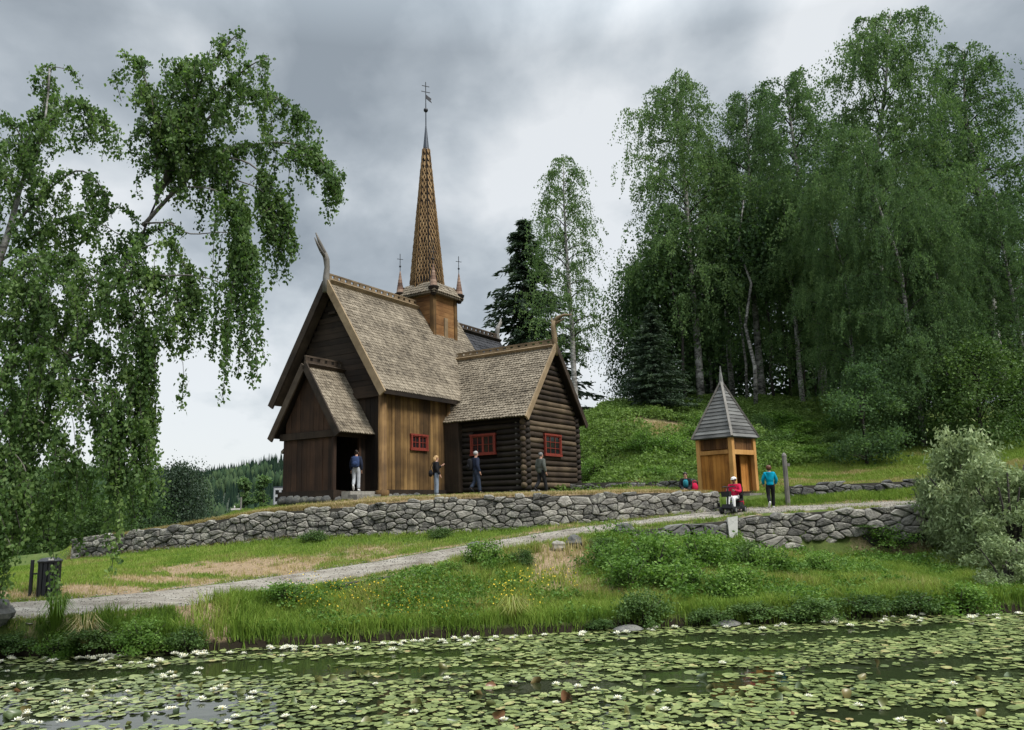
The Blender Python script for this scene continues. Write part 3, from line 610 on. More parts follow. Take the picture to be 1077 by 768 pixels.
mb = MB(); mb.lathe([(.2, S1 - .1), (.17, S1), (.035, 20.6), (.03, 21.9)], (SX, SY, 0), 10); mb.build('metal_tip', M['lead'], sp_)
mb = MB(); mb.blob((SX, SY, 21.5), (.13, .13, .13), 10); mb.tube([(SX, SY, 21.6), (SX, SY, 23.2)], .022, 6); V2 = cuy
w3 = Vector((.85, -.52, 0)).normalized()
mb.bar(Vector((SX, SY, 22.95)) - w3 * .22, Vector((SX, SY, 22.95)) + w3 * .22, .03, .03); mb.bar(Vector((SX, SY, 22.6)) - w3 * .26, Vector((SX, SY, 22.6)) + w3 * .26, .03, .03)
o_ = Vector((SX, SY, 22.3)); mb.add([o_ + w3 * a + Vector((0, .012 * s, b)) for s in (-1, 1) for a, b in ((.02, -.1), (.36, -.3), (.28, -.16), (.34, -.05), (.02, .14))], [(0, 1, 2, 3, 4), (9, 8, 7, 6, 5), (0, 5, 6, 1), (1, 6, 7, 2), (2, 7, 8, 3), (3, 8, 9, 4), (4, 9, 5, 0)])
mb.build('weathervane', M['iron'], sp_)
for sx in (-1, 1):
    for sy in (-1, 1):
        cx_, cy_ = RX + sx * 1.12, RY + sy * 1.12; mb = MB()
        mb.lathe([(.1, 10.4), (.2, 10.6), (.27, 10.76), (.3, 10.84), (.22, 10.88), (.2, 10.9)], (cx_, cy_, 0), 10, .2); tt = mb.build('corner_turret', M['tar'], church)
        mb = MB()
        for k in range(7):
            z0 = 10.9 + k * .17; f0 = .21 - k * .026; mb.lathe([(f0, z0), (f0 - .035, z0 + .17)], (cx_, cy_, 0), 10, random.random())
        mb.build('turret_shingles', M['turret'], tt)
        mb = MB(); mb.tube([(cx_, cy_, 12.0), (cx_, cy_, 13.05)], .018, 6); mb.blob((cx_, cy_, 12.35), (.06, .06, .06), 8); mb.bar(Vector((cx_, cy_, 12.75)) - w3 * .17, Vector((cx_, cy_, 12.75)) + w3 * .17, .025, .025); mb.build('cross', M['iron'], tt)
# ------------------------------------------------------------------ dry stone walls
def clip_poly(P, nx_, ny_, c):          # keep nx*x+ny*y <= c
    out = []; n = len(P)
    for i in range(n):
        a, b2 = P[i], P[(i + 1) % n]; da = nx_ * a[0] + ny_ * a[1] - c; db = nx_ * b2[0] + ny_ * b2[1] - c
        if da <= 0: out.append(a)
        if (da < 0) != (db < 0) and da != db:
            t = da / (da - db); out.append((a[0] + (b2[0] - a[0]) * t, a[1] + (b2[1] - a[1]) * t))
    return out
def stone_cells(L, H, cw, chh, rng, jit=.42, drop=.1):
    """irregular stone outlines on a strip of length L and height H"""
    an = cw / chh; pts = []; z = -chh * .5; r = 0
    while z < H + chh:
        s = -cw + (r % 2) * cw * .5
        while s < L + cw:
            rng.random() > drop and pts.append((s + rng.uniform(-jit, jit) * cw, z + rng.uniform(-jit, jit) * chh)); s += cw * rng.uniform(.55, 1.55)
        z += chh * rng.uniform(.8, 1.2); r += 1
    A = np.array(pts); Q = A / np.array([an, 1.0]); cells = []
    for i, q in enumerate(Q):
        if not (-.2 < A[i, 0] < L + .2 and -.15 < A[i, 1] < H + .05): continue
        d = np.hypot(*(Q - q).T); near = np.argsort(d)[1:26]
        P = [(q[0] - chh * 2, q[1] - chh * 2), (q[0] + chh * 2, q[1] - chh * 2), (q[0] + chh * 2, q[1] + chh * 2), (q[0] - chh * 2, q[1] + chh * 2)]
        for j in near:
            n2 = Q[j] - q; P = clip_poly(P, n2[0], n2[1], n2 @ ((Q[j] + q) / 2))
            if len(P) < 3: break
        if len(P) >= 3: cells.append((A[i], [(x * an, y) for x, y in P]))
    return cells
def stone_wall(name, pos, Lp, Hf, cw, chh, mat, seed, label, depth=.14, gap=.016, thick=.5, dz=0.0):
    """pos(s) -> (point at wall foot, outward normal), Hf(s) -> height"""
    rng = random.Random(seed); mb = MB(); top = max(Hf(s) for s in np.linspace(0, Lp, 40))
    for c0, P in stone_cells(Lp, top, cw, chh, rng, drop=.33 if seed == 5 else .08):
        H = Hf(min(max(c0[0], 0), Lp)) + rng.uniform(-.07, .09)
        if c0[1] > H: continue
        P = [(min(max(x, 0), Lp), min(max(y, -.25), H)) for x, y in P]
        cx_ = sum(p[0] for p in P) / len(P); cy_ = sum(p[1] for p in P) / len(P)
        # round off: two corner cuts
        for _ in range(2):
            R = []
            for i in range(len(P)):
                a, b2 = P[i], P[(i + 1) % len(P)]
                for t in (.16, .84): R.append((a[0] + (b2[0] - a[0]) * t, a[1] + (b2[1] - a[1]) * t))
            P = R
        n = len(P); dd = depth * rng.uniform(.45, 1.25); tiltx, tilty = rng.uniform(-.25, .25), rng.uniform(-.2, .35)
        rad = max(.05, sum(math.hypot(x - cx_, y - cy_) for x, y in P) / n); k0 = max(.6, 1 - gap / rad)
        rings = []
        for k, o in ((k0, -.16), (k0, dd * .35), (k0 * .93, dd * .75), (k0 * .72, dd * 1.0), (k0 * .35, dd * 1.04)):
            ring = []
            for i, (x, y) in enumerate(P):
                xx, yy = cx_ + (x - cx_) * k, cy_ + (y - cy_) * k
                oo = o + (0 if o < 0 else (tiltx * (xx - cx_) - tilty * (yy - cy_)) * .5 + rng.uniform(-.012, .012))
                b0, nn = pos(xx); ring.append((b0[0] + nn[0] * oo, b0[1] + nn[1] * oo, b0[2] + yy + dz))
            rings.append(ring)
        b0, nn = pos(cx_); V = [p for r in rings for p in r] + [(b0[0] + nn[0] * dd * 1.05, b0[1] + nn[1] * dd * 1.05, b0[2] + cy_ + dz)]
        F = [(r * n + i, r * n + (i + 1) % n, (r + 1) * n + (i + 1) % n, (r + 1) * n + i) for r in range(len(rings) - 1) for i in range(n)]
        F += [((len(rings) - 1) * n + i, (len(rings) - 1) * n + (i + 1) % n, len(V) - 1) for i in range(n)]
        mb.add(V, F, min(1, max(0, rng.gauss(.5, .34))))
    o = mb.build(name, mat, None)
    core = MB(); S = np.linspace(0, Lp, max(8, int(Lp / .4)))
    for s0, s1 in zip(S[:-1], S[1:]):
        (a, na), (b2, nb) = pos(s0), pos(s1); h0, h1 = Hf(s0) - .05, Hf(s1) - .05; P = []
        for (q, nn, h) in ((a, na, h0), (b2, nb, h1)):
            for oo in (-.02, -thick):
                for zz_ in (-.4, h): P.append((q[0] + nn[0] * oo, q[1] + nn[1] * oo, q[2] + zz_ + dz))
        core.add(P, [(0, 4, 5, 1), (1, 5, 7, 3), (2, 3, 7, 6)] + ([(0, 1, 3, 2)] if s0 == S[0] else []) + ([(4, 6, 7, 5)] if s1 == S[-1] else []), .3)
    core.build('rubble_core', M['core'], o)
    return tag(o, label, 'stone wall')
def along(xy, z):                     # arc length parametrised polyline
    xy = np.array(xy); z = np.array(z); d = np.concatenate([[0], np.cumsum(np.hypot(*np.diff(xy, axis=0).T))])
    def pos(s):
        e = .25; p = np.array([np.interp(s, d, xy[:, 0]), np.interp(s, d, xy[:, 1])])
        a = np.array([np.interp(s - e, d, xy[:, 0]), np.interp(s - e, d, xy[:, 1])]); b2 = np.array([np.interp(s + e, d, xy[:, 0]), np.interp(s + e, d, xy[:, 1])])
        t = b2 - a; t = t / (np.hypot(*t) + 1e-9); return (p[0], p[1], float(np.interp(s, d, z))), (t[1], -t[0])
    return pos, d[-1], d
xs = np.linspace(WX0, WX1 - .0, 60); pos, Lw, dd_ = along(np.stack([xs, y_wall(xs)], 1), wall_bot(xs) - .1)
hh_ = wall_top(xs) - wall_bot(xs) + .1 + .10 * sstep(-6, -10, xs)
stone_wall('retaining_wall', pos, Lw, lambda s: float(np.interp(s, dd_, hh_)), .33, .17, M['stone'], 5, 'long grey dry stone wall holding up the grass terrace below the wooden church', .10, .010)
# left end return of the wall
# low wall of big blocks under the path on the right
q = np.array([at(*p) for p in [(770, 545, 30.4), (800, 542, 30.75), (860, 537.5, 31.2), (920, 533.5, 31.5), (975, 530.5, 31.8)]])
xs = np.linspace(q[0, 0], q[-1, 0], 30); yy = np.interp(xs, q[:, 0], q[:, 1]) - .28; zt = np.interp(xs, q[:, 0], q[:, 2]) + .02
pos, Lb, dd2 = along(np.stack([xs, yy], 1), zt - 1.05)
stone_wall('retaining_wall', pos, Lb, lambda s: 1.05, .56, .26, M['stone'], 9, 'low wall of big mossy boulders below the gravel path on the right', .14, .012)
# second wall behind the path on the right
q = np.array([at(*p) for p in [(832, 531, 34.15), (880, 529, 34.4), (945, 526, 34.8), (1000, 523, 35)]]); pos, Lb, dd3 = along(q[:, :2], q[:, 2] - .1)
stone_wall('retaining_wall', pos, Lb, lambda s: .72, .5, .3, M['stone_dark'], 12, 'dark low stone wall at the foot of the lawn right of the little hut', .14, dz=.2)
# wall at the foot of the hill behind the terrace
q = np.array([at(*p) for p in [(600, 522, 38.2), (650, 521, 37.6), (700, 520.5, 37), (742, 520, 36.6)]]); pos, Lb, dd4 = along(q[:, :2], q[:, 2] - .1)
stone_wall('retaining_wall', pos, Lb, lambda s: .55, .4, .22, M['stone_dark'], 14, 'dark low stone wall along the hill foot between church and little hut', .12, dz=.2)
# stone edging under the path in the middle
q = np.array([at(*p) for p in [(348, 614, 22.75), (400, 607, 23.5), (440, 600, 24.2), (470, 594, 24.75)]]); pos, Lb, dd5 = along(q[:, :2] - np.array([0, .3]), q[:, 2] - .42)
stone_wall('path_edging', pos, Lb, lambda s: .44, .9, .34, M['stone_dark'], 16, 'low grey stone edging holding the gravel path above the pond bank', .08, .012, .3)
q = np.array([at(*p) for p in [(655, 557, 28.3), (690, 554, 28.75), (730, 549.5, 29.3), (772, 545, 30.3)]]); pos, Lb, dd6 = along(q[:, :2] - np.array([0, .3]), q[:, 2] - .5)
stone_wall('path_edging', pos, Lb, lambda s: .48, .55, .3, M['stone_dark'], 18, 'rough stone edging under the path below the mobility scooter', .12, .02, .3)
# single rocks
def rock(px, py, r, label, mat='stone_dark', seed=1, sink=.25, v=None):
    h = hit(px, py); mb = MB(); mb.blob((0, 0, r[2] * (1 - sink)), r, 14, v if v is not None else .5, .22, seed); o = mb.build('rock', M[mat], None); o.location = tuple(h)
    return tag(o, label, 'rock')
rock(1, 661, (.26, .24, .27), 'dark squared boulder at the left edge beside the gravel path', seed=3)
rock(604, 576, (.3, .22, .2), 'dark rock at the top of the bare slope by the path', seed=4)
rock(588, 579, (.22, .18, .17), 'pale whitish rock on the bare slope below the path', 'stone', 5, .25, 1.0)
rock(657, 563, (.36, .25, .24), 'rounded grey rock at the path edge above the leafy bushes', seed=6)
rock(500, 577, (.3, .2, .12), 'flat grey rock half hidden by the bush beside the path', seed=8)
for px, py, rx, lb in ((660, 663, .36, 'flat pale stone at the waterline below the dark bank bush'), (765, 658, .28, 'small flat stone at the waterline right of the dark bank bush')):
    p = on_water(px, py); mb = MB(); mb.blob((0, 0, .03), (rx, .3, .09), 14, .8, .15, int(px)); o = mb.build('rock', M['stone_dark'], None); o.location = (p[0], p[1] - .1, .02); tag(o, lb, 'rock')

# ------------------------------------------------------------------ little leaning-roofed hut
kb = at(773, 521, 34.6); kz = gz(kb[0] + .1, kb[1] + .9); KZ = 3.3
hut = empty('bell_hut', (kb[0] + .06, kb[1] + 1.15, KZ), 'small orange wooden hut with pointed grey board roof beside the path', 'hut', math.radians(41.5))
HS = .83   # half side; local near corner (-HS,-HS)
mb = MB()
for sx in (-1, 1):
    for sy in (-1, 1): 
        mb = MB(); mb.box((sx * HS, sy * HS, 1.2), (.2, .2, 2.6), None, 0, .96); mb.build('corner_post', M['kiosk_post'], hut)
mb = MB(); boards_v(mb, (-HS - .03, HS - .1), (-HS - .03, -HS + .1), .1, lambda t: 1.72, .2); mb.build('board_wall', M['kiosk'], hut); mb = MB(); boards_v(mb, (-HS + .0, HS - .1), (-HS, -HS + .1), 1.95, lambda t: 2.5, .17); mb.build('upper_panel', M['kiosk_dark'], hut)
mb = MB(); boards_v(mb, (HS, -HS), (HS, HS), .1, lambda t: 2.5, .2); boards_v(mb, (HS, HS), (-HS, HS), .1, lambda t: 2.5, .2); mb.build('back_wall', M['kiosk'], hut)
mb = MB(); boards_v(mb, (-HS + .1, -HS), (HS - .1, -HS), 1.9, lambda t: 2.5, .2); mb.build('upper_panel', M['kiosk_dark'], hut); mb = MB(); boards_v(mb, (.15, -HS + .25), (HS - .1, -HS + .25), .1, lambda t: 1.7, .2); mb.build('side_panel', M['kiosk'], hut)
mb = MB(); mb.bar((-HS - .05, HS - .08, 1.82), (-HS - .05, -HS + .08, 1.82), .12, .17); mb.build('rail', M['kiosk_post'], hut)
mb = MB(); mb.bar((-HS + .08, -HS - .03, 1.80), (HS - .08, -HS - .03, 1.80), .12, .2); mb.build('rail', M['kiosk_post'], hut)
mb = MB(); mb.box((0, 0, .04), (1.75, 1.75, .16)); mb.build('floor_frame', M['tar_red'], hut)
mb = MB(); mb.box((.1, -HS - .35, -.05), (1.3, .4, .16)); mb.box((.1, -HS - .62, -.22), (1.5, .4, .2)); mb.build('door_step', M['greywood'], hut)
mb = MB(); E0, E1 = 2.46, 4.98; hw = 1.02
for k in range(4):
    a = k * PI / 2; U = Vector((math.cos(a), math.sin(a), 0)); W = Vector((-U.y, U.x, 0)); nb = 15
    for i in range(nb):
        t0, t1 = i / nb, (i + 1) / nb + .004; h0, h1 = hw * (1 - t0) + .02, hw * (1 - t1)
        if h1 < .02: h1 = .02
        z0, z1 = E0 + (E1 - E0) * t0, E0 + (E1 - E0) * t1; l = .018
        P = [-U * (h0 + l) - W * h0 + Vector((0, 0, z0)), -U * (h0 + l) + W * h0 + Vector((0, 0, z0)), -U * h1 + W * h1 + Vector((0, 0, z1)), -U * h1 - W * h1 + Vector((0, 0, z1)), -U * (h0 - .02) - W * h0 + Vector((0, 0, z0)), -U * (h0 - .02) + W * h0 + Vector((0, 0, z0))]
        mb.add(P, [(0, 1, 2, 3), (4, 5, 1, 0)])
mb.box((0, 0, E0 - .02), (2 * hw - .06, 2 * hw - .06, .05), .2)
kr = mb.build('roof', M['kiosk_roof'], hut)
for sx in (-1, 1):
    for sy in (-1, 1): mb = MB(); mb.bar((sx * (hw + .03), sy * (hw + .03), E0 + .01), (sx * .03, sy * .03, E1 + .03), .1, .07); mb.build('hip_board', M['greywood'], kr)
mb = MB(); mb.lathe([(.13, E1 - .12), (.09, E1 + .06), (.075, E1 + .3), (.045, E1 + .45), (.02, E1 + .75)], (0, 0, 0), 8); mb.build('finial', M['kiosk_roof'], kr)
mb = MB()
# signpost, rubbish bin, white slab, utility pole, mast
h = hit(829, 531.5); sp = empty('wooden_post', tuple(h), 'weathered grey wooden post standing beside the path right of the hut', 'post', .3)
mb = MB(); mb.tube([(0, 0, -.2), (0, 0, 1.0), (.0, 0, 1.95)], [.10, .095, .09], 8, .5); mb.build('shaft', M['greywood'], sp)
mb = MB(); mb.lathe([(.092, 1.95), (.10, 1.98), (.07, 2.06), (.02, 2.1)], (0, 0, 0), 8); mb.build('cap', M['greywood'], sp)
mb = MB(); mb.bar((.06, -.06, 1.62), (.17, -.08, 1.6), .05, .12); mb.build('arm', M['greywood'], sp)
M['bin'] = mat_plain('black painted steel', (.012, .013, .015), .45, .3)
h = hit(50, 629.5); bn = empty('rubbish_bin', tuple(h), 'black slatted rubbish bin standing on the grass beside the gravel path', 'rubbish bin', .35)
mb = MB()
for k in range(14):
    a = 2 * PI * k / 14; mb.box((.25 * math.cos(a), .25 * math.sin(a), .47), (.03, .09, .86), None, a)
mb.build('slats', M['bin'], bn); mb = MB(); mb.lathe([(.22, .03), (.22, .86)], (0, 0, 0), 14); mb.build('liner', M['bin'], bn)
mb = MB(); mb.lathe([(.29, .88), (.3, .92), (.2, .99), (.1, 1.0)], (0, 0, 0), 14); mb.build('lid', M['bin'], bn)
mb = MB(); mb.tube([(-.42, .1, -.1), (-.42, .1, .95)], .045, 8); mb.bar((-.42, .1, .6), (-.2, .05, .6), .04, .04); mb.build('mounting_post', M['bin'], bn)
mb = MB(); mb.box((.06, -.25, .96), (.12, .03, .05)); mb.build('metal_tag', M['white'], bn)
h = at(772, 566, 29.6); h[2] = gz(h[0], h[1]); ws = MB(); ws.add([(-.16, -.07, -.3), (.1, -.07, -.3), (.1, .07, -.3), (-.16, .07, -.3), (-.2, -.06, .78), (.17, -.07, .82), (.17, .05, .8), (-.2, .06, .76)], [(0, 3, 2, 1), (4, 5, 6, 7), (0, 1, 5, 4), (1, 2, 6, 5), (2, 3, 7, 6), (3, 0, 4, 7)], .9)
o = ws.build('stone_slab', mat_stone('pale limewashed stone', [(.2, (.36, .35, .32)), (.5, (.5, .49, .46)), (.8, (.62, .6, .56))], (.4, .4, .36)), None); o.location = tuple(h); tag(o, 'upright white stone slab among the leaves below the mobility scooter', 'stone slab')
# ------------------------------------------------------------------ people
BULK = .05
M['skin'] = mat_plain('skin', (.42, .24, .17), .6, .08)
M['skin_dark'] = mat_plain('darker skin', (.2, .1, .065), .6, .08)
def cloth(name, c): return mat_plain(name, c, .85, .25, 9, spec=.15)
def grow(name, J, E, mat, parent, root, sub=2):
    """one continuous skin surface grown over joints J {name: (x,y,z,rx,ry)} and bones E"""
    names = list(J); me = bpy.data.meshes.new(name); me.from_pydata([J[k][:3] for k in names], [(names.index(a), names.index(b2)) for a, b2 in E], []); me.update()
    o = bpy.data.objects.new(name, me); COL.objects.link(o); sk = o.modifiers.new('skin', 'SKIN'); sk.use_smooth_shade = True
    if not me.skin_vertices: me.attributes
    for i, k in enumerate(names):
        sv = me.skin_vertices[0].data[i]; sv.radius = (J[k][3], J[k][4] if len(J[k]) > 4 else J[k][3]); sv.use_root = (k == root)
    ss = o.modifiers.new('sub', 'SUBSURF'); ss.levels = sub; ss.render_levels = sub
    bpy.context.view_layer.update(); dg = bpy.context.evaluated_depsgraph_get(); ev = o.evaluated_get(dg)
    m2 = bpy.data.meshes.new_from_object(ev); bpy.data.objects.remove(o); bpy.data.meshes.remove(me)
    for p in m2.polygons: p.use_smooth = True
    m2.materials.clear(); return link_mesh(name, m2, mat, parent)
def add_skin_layer(me): pass
def person(loc, face, label, pose='stand', H=1.70, skin='skin', top=None, legs=None, hair=None, hairstyle='short', shoes=None, female=False, cap=None, sit=False, sleeve=True, coat=0.0, arms=None, stride=.0, group=None):
    k = H / 1.70; root = empty('person', tuple(loc), label, 'person', face, group)       # local +y is where the person looks
    sh = .165 if female else .19; hp = .095
    S = lambda t: tuple(v * k for v in t)
    hipz = .92 if not sit else .0
    J = {}
    def j(n, x, y, z, r, r2=None): J[n] = S((x, y, z, r, r2 if r2 else r))
    base = 0 if not sit else (-.86 if sit == 'ground' else -.42)        # seated: the pelvis rests at seat height, the origin is under the seat
    zt = lambda z: z + base
    j('pelvis', 0, 0, zt(.95), .115, .10); j('waist', 0, .0, zt(1.09), .10, .085); j('chest', 0, -.01, zt(1.27), .125, .10); j('upchest', 0, -.01, zt(1.39), .10, .085); j('neck', 0, 0, zt(1.47), .05); j('head0', 0, .02, zt(1.53), .07, .075); j('head1', 0, .025, zt(1.61), .078, .092); j('head2', 0, .015, zt(1.675), .055, .065)
    E_ = [('pelvis', 'waist'), ('waist', 'chest'), ('chest', 'upchest'), ('upchest', 'neck'), ('neck', 'head0'), ('head0', 'head1'), ('head1', 'head2')]
    A = arms or {}
    for s, n in ((-1, 'l'), (1, 'r')):
        if sit == 'ground':
            j('hip' + n, s * hp, .02, zt(.93), .085); j('knee' + n, s * .15, .38, zt(1.02), .06); j('ank' + n, s * .13, .72, zt(.9), .04); j('toe' + n, s * .14, .80, zt(.97), .035, .03)
        elif sit:
            j('hip' + n, s * hp, .02, zt(.91), .085); j('knee' + n, s * .11, .44, zt(.93), .06); j('ank' + n, s * .11, .5, zt(.48), .04); j('toe' + n, s * .12, .63, zt(.44), .035, .03)
        else:
            st = stride * s; up = .16 if (stride and s < 0) else 0
            j('hip' + n, s * hp, 0, .88, .085); j('knee' + n, s * hp, st * .55 + (.05 if up else .015), .49, .058); j('ank' + n, s * hp, st - (.08 if up else 0), .09 + up, .04); j('toe' + n, s * hp * 1.15, st + .13 - (.06 if up else 0), .035 + up * .35, .035, .03)
        E_ += [('pelvis', 'hip' + n), ('hip' + n, 'knee' + n), ('knee' + n, 'ank' + n), ('ank' + n, 'toe' + n)]
        el, wr = A.get(n, ((s * (sh + .06), -.04, 1.12), (s * (sh + .05), .06, .88)))
        j('sho' + n, s * sh, -.01, zt(1.39), .058); j('elb' + n, el[0], el[1], zt(el[2]), .042); j('wri' + n, wr[0], wr[1], zt(wr[2]), .028, .024)
        d = Vector(wr) - Vector(el); d.normalize(); sd_ = d.cross(Vector((0, 1, .2))).normalized() * 1.0; w0 = Vector((wr[0], wr[1], zt(wr[2])))
        p = w0 + d * .07; j('palm' + n, p.x, p.y, p.z, .030, .017)
        E_ += [('upchest', 'sho' + n), ('sho' + n, 'elb' + n), ('elb' + n, 'wri' + n), ('wri' + n, 'palm' + n)]
        for f, (off, ln) in enumerate(((-.030, .07), (-.010, .082), (.010, .078), (.029, .062))):
            a = p + d * .035 + sd_ * off; b2 = a + d * ln * .55 + Vector((0, .012, 0)); j(f'f{f}a' + n, a.x, a.y, a.z, .0095); j(f'f{f}b' + n, b2.x, b2.y, b2.z, .008); E_ += [('palm' + n, f'f{f}a' + n), (f'f{f}a' + n, f'f{f}b' + n)]
        a = w0 + d * .04 - sd_ * .045 + Vector((0, .01, 0)); b2 = a + d * .04 - sd_ * .012; j('ta' + n, a.x, a.y, a.z, .011); j('tb' + n, b2.x, b2.y, b2.z, .009); E_ += [('palm' + n, 'ta' + n), ('ta' + n, 'tb' + n)]
    j('nose', 0, .115, zt(1.60), .014); E_.append(('head1', 'nose'))
    body = grow('body', J, E_, M[skin], root, 'pelvis', 1)
    def layer(name, keys, edges, extra, mat, rt):
        JJ = {}
        for q in keys:
            v = J[q]; e = extra.get(q, extra.get('*', .02)) * k; JJ[q] = (v[0], v[1], v[2], v[3] + e, v[4] + e)
        return JJ, grow(name, JJ, edges, mat, root, rt, 2)
    if legs is not None:
        ks = ['pelvis', 'waist'] + [a + n for n in 'lr' for a in ('hip', 'knee', 'ank')]
        layer('trousers', ks, [('pelvis', 'waist')] + [(a + n, b2 + n) for n in 'lr' for a, b2 in (('hip', 'knee'), ('knee', 'ank'))] + [('pelvis', 'hip' + n) for n in 'lr'], {'*': .02, 'ank': .03, 'ankl': .032, 'ankr': .032}, legs, 'pelvis')
    if top is not None:
        ks = ['pelvis', 'waist', 'chest', 'upchest'] + [a + n for n in 'lr' for a in (('sho', 'elb', 'wri') if sleeve else ('sho', 'elb'))]
        v = J['pelvis']; J2 = dict(J)
        JJ = {q: (J[q][0], J[q][1], J[q][2], J[q][3] + (BULK if q in ('pelvis', 'waist', 'chest') else BULK * .65) * k, J[q][4] + (BULK * 1.15 if q in ('pelvis', 'waist', 'chest') else BULK * .65) * k) for q in ks}
        ed = [('pelvis', 'waist'), ('waist', 'chest'), ('chest', 'upchest')] + [e for n in 'lr' for e in ((('upchest', 'sho' + n), ('sho' + n, 'elb' + n)) + ((('elb' + n, 'wri' + n),) if sleeve else ()))]
        if coat: JJ['hem'] = (0, -.01 * k, (zt(.95) - coat) * k, .17 * k, .14 * k); ed.append(('pelvis', 'hem'))
        JJ['collar'] = (0, 0, zt(1.455) * k, .07 * k, .068 * k); ed.append(('upchest', 'collar'))
        grow('jacket', JJ, ed, top, root, 'chest', 2)
    if shoes is not None:
        for n in 'lr':
            a = Vector(J['ank' + n][:3]); t = Vector(J['toe' + n][:3]); hl = a + (a - t) * .35 + Vector((0, 0, -.03 * k))
            mb = MB(); mb.tube([hl + Vector((0, 0, -.01 * k)), a * .6 + t * .4 + Vector((0, 0, -.01 * k)), t, t + (t - a) * .3], [.038 * k, .052 * k, .045 * k, .02 * k], 8); mb.build('shoe', shoes, root, True)
    hc = Vector(J['head1'][:3])
    if hair is not None:
        mb = MB()
        mb.blob(hc + Vector((0, -.022, .03)) * k, (.094 * k, .102 * k, .098 * k), 12, .5, .05, 2)
        if hairstyle == 'long': mb.tube([hc + Vector((0, -.06, .03)) * k, hc + Vector((0, -.085, -.08)) * k, hc + Vector((0, -.09, -.2)) * k], [.085 * k, .08 * k, .045 * k], 10, .4)
        if hairstyle == 'bun': mb.blob(hc + Vector((0, -.09, .08)) * k, (.05 * k,) * 3, 10, .4)
        if hairstyle == 'full': mb.blob(hc + Vector((0, -.03, .02)) * k, (.115 * k, .115 * k, .115 * k), 12, .5, .08, 5)
        mb.build('hair', hair, root, True)
    if cap is not None:
        mb = MB(); mb.lathe([(.105 * k, .0), (.108 * k, .035 * k), (.09 * k, .075 * k), (.04 * k, .1 * k), (.005, .105 * k)], tuple(hc + Vector((0, -.005, .03 * k))), 14); mb.bar(hc + Vector((0, .08, .035)) * k, hc + Vector((0, .18, .02)) * k, .13 * k, .012); mb.build('cap', cap, root, True)
    for s in (-1, 1):
        mb = MB(); mb.blob(hc + Vector((s * .03, .088, .01)) * k, (.012 * k, .008 * k, .009 * k), 6); mb.build('eye', M['iron'], root)
        mb = MB(); mb.blob(hc + Vector((s * .082, .0, -.005)) * k, (.012 * k, .022 * k, .032 * k), 8); mb.build('ear', M[skin], root, True)
    mb = MB(); mb.bar(hc + Vector((-.022, .09, -.052)) * k, hc + Vector((.022, .09, -.052)) * k, .008, .008); mb.build('mouth', cloth('lips', (.3, .1, .08)), root)
    return root
def backpack(loc, face, mat, label, size=(.3, .17, .44), name='backpack'):
    r = empty(name, tuple(loc), label, 'bag', face); mb = MB(); a, b2, c2 = size
    mb.lathe([(.05, -.5), (.42, -.48), (.5, -.38), (.5, .1), (.46, .34), (.3, .48), (.02, .5)], (0, 0, 0), 12); mb.V = [(x * a, y * b2, z * c2) for x, y, z in mb.V]; mb.build('pack', mat, r, True)
    mb = MB(); mb.blob((0, -b2 * .46, -c2 * .18), (a * .36, b2 * .22, c2 * .2), 10); mb.build('pocket', mat, r, True)
    for s in (-1, 1): mb = MB(); mb.tube([(s * a * .28, b2 * .3, c2 * .4), (s * a * .3, b2 * 1.3, c2 * .52), (s * a * .32, b2 * 1.95, c2 * .2), (s * a * .34, b2 * 1.4, -c2 * .25), (s * a * .3, b2 * .3, -c2 * .4)], .018, 6); mb.build('strap', mat, r)
    return r
navy = cloth('navy cloth', (.018, .024, .045)); blk = cloth('black cloth', (.012, .012, .014)); jeans = cloth('pale blue denim', (.2, .24, .3)); ltj = cloth('light grey denim', (.38, .4, .43)); grn = cloth('grey green wool', (.085, .092, .082)); dk = cloth('charcoal trousers', (.018, .018, .02)); teal = cloth('turquoise fleece', (.0, .24, .36)); red = cloth('crimson jacket', (.42, .012, .05)); wht = cloth('white cotton', (.68, .67, .66)); bpk = cloth('blue backpack nylon', (.03, .05, .12)); brown = mat_plain('dark brown hair', (.02, .012, .008), .5, .3); blond = mat_plain('blond hair', (.36, .22, .09), .5, .3); grey = mat_plain('grey hair', (.3, .29, .28), .55, .25); auburn = mat_plain('auburn hair', (.10, .035, .015), .5, .3); wshoe = cloth('white shoes', (.6, .6, .6))
# 1 on the porch step, back to the camera
def W(lx, ly, z): p = ch(lx, ly, z); return (float(p[0]), float(p[1]), float(p[2]))
P1 = W(-1.0, .55, .31); f1 = CA - .25 + .0
person(P1, f1 - .75, 'woman in pale jeans stepping into the church porch with a blue backpack', H=1.68, top=navy, legs=ltj, hair=brown, hairstyle='bun', shoes=wshoe, female=True, stride=.05)
d1 = f1 - .75; backpack((P1[0] + math.sin(d1) * .2, P1[1] - math.cos(d1) * .2, P1[2] + 1.22), d1, bpk, 'round blue backpack worn by the woman on the porch step', (.34, .2, .46))
def stand(px, py, d): p = at(px, py, d); p[2] = gz(p[0], p[1]); return tuple(p)
p2 = stand(459, 524, 33.4)
person(p2, -1.25, 'woman with blond hair in black jacket and jeans beside the golden church wall', H=1.66, top=blk, legs=jeans, hair=blond, hairstyle='long', shoes=wshoe, female=True, coat=.1, arms={'l': ((-.2, .06, 1.16), (-.12, .26, 1.3)), 'r': ((.24, -.02, 1.12), (.24, .1, .9))})
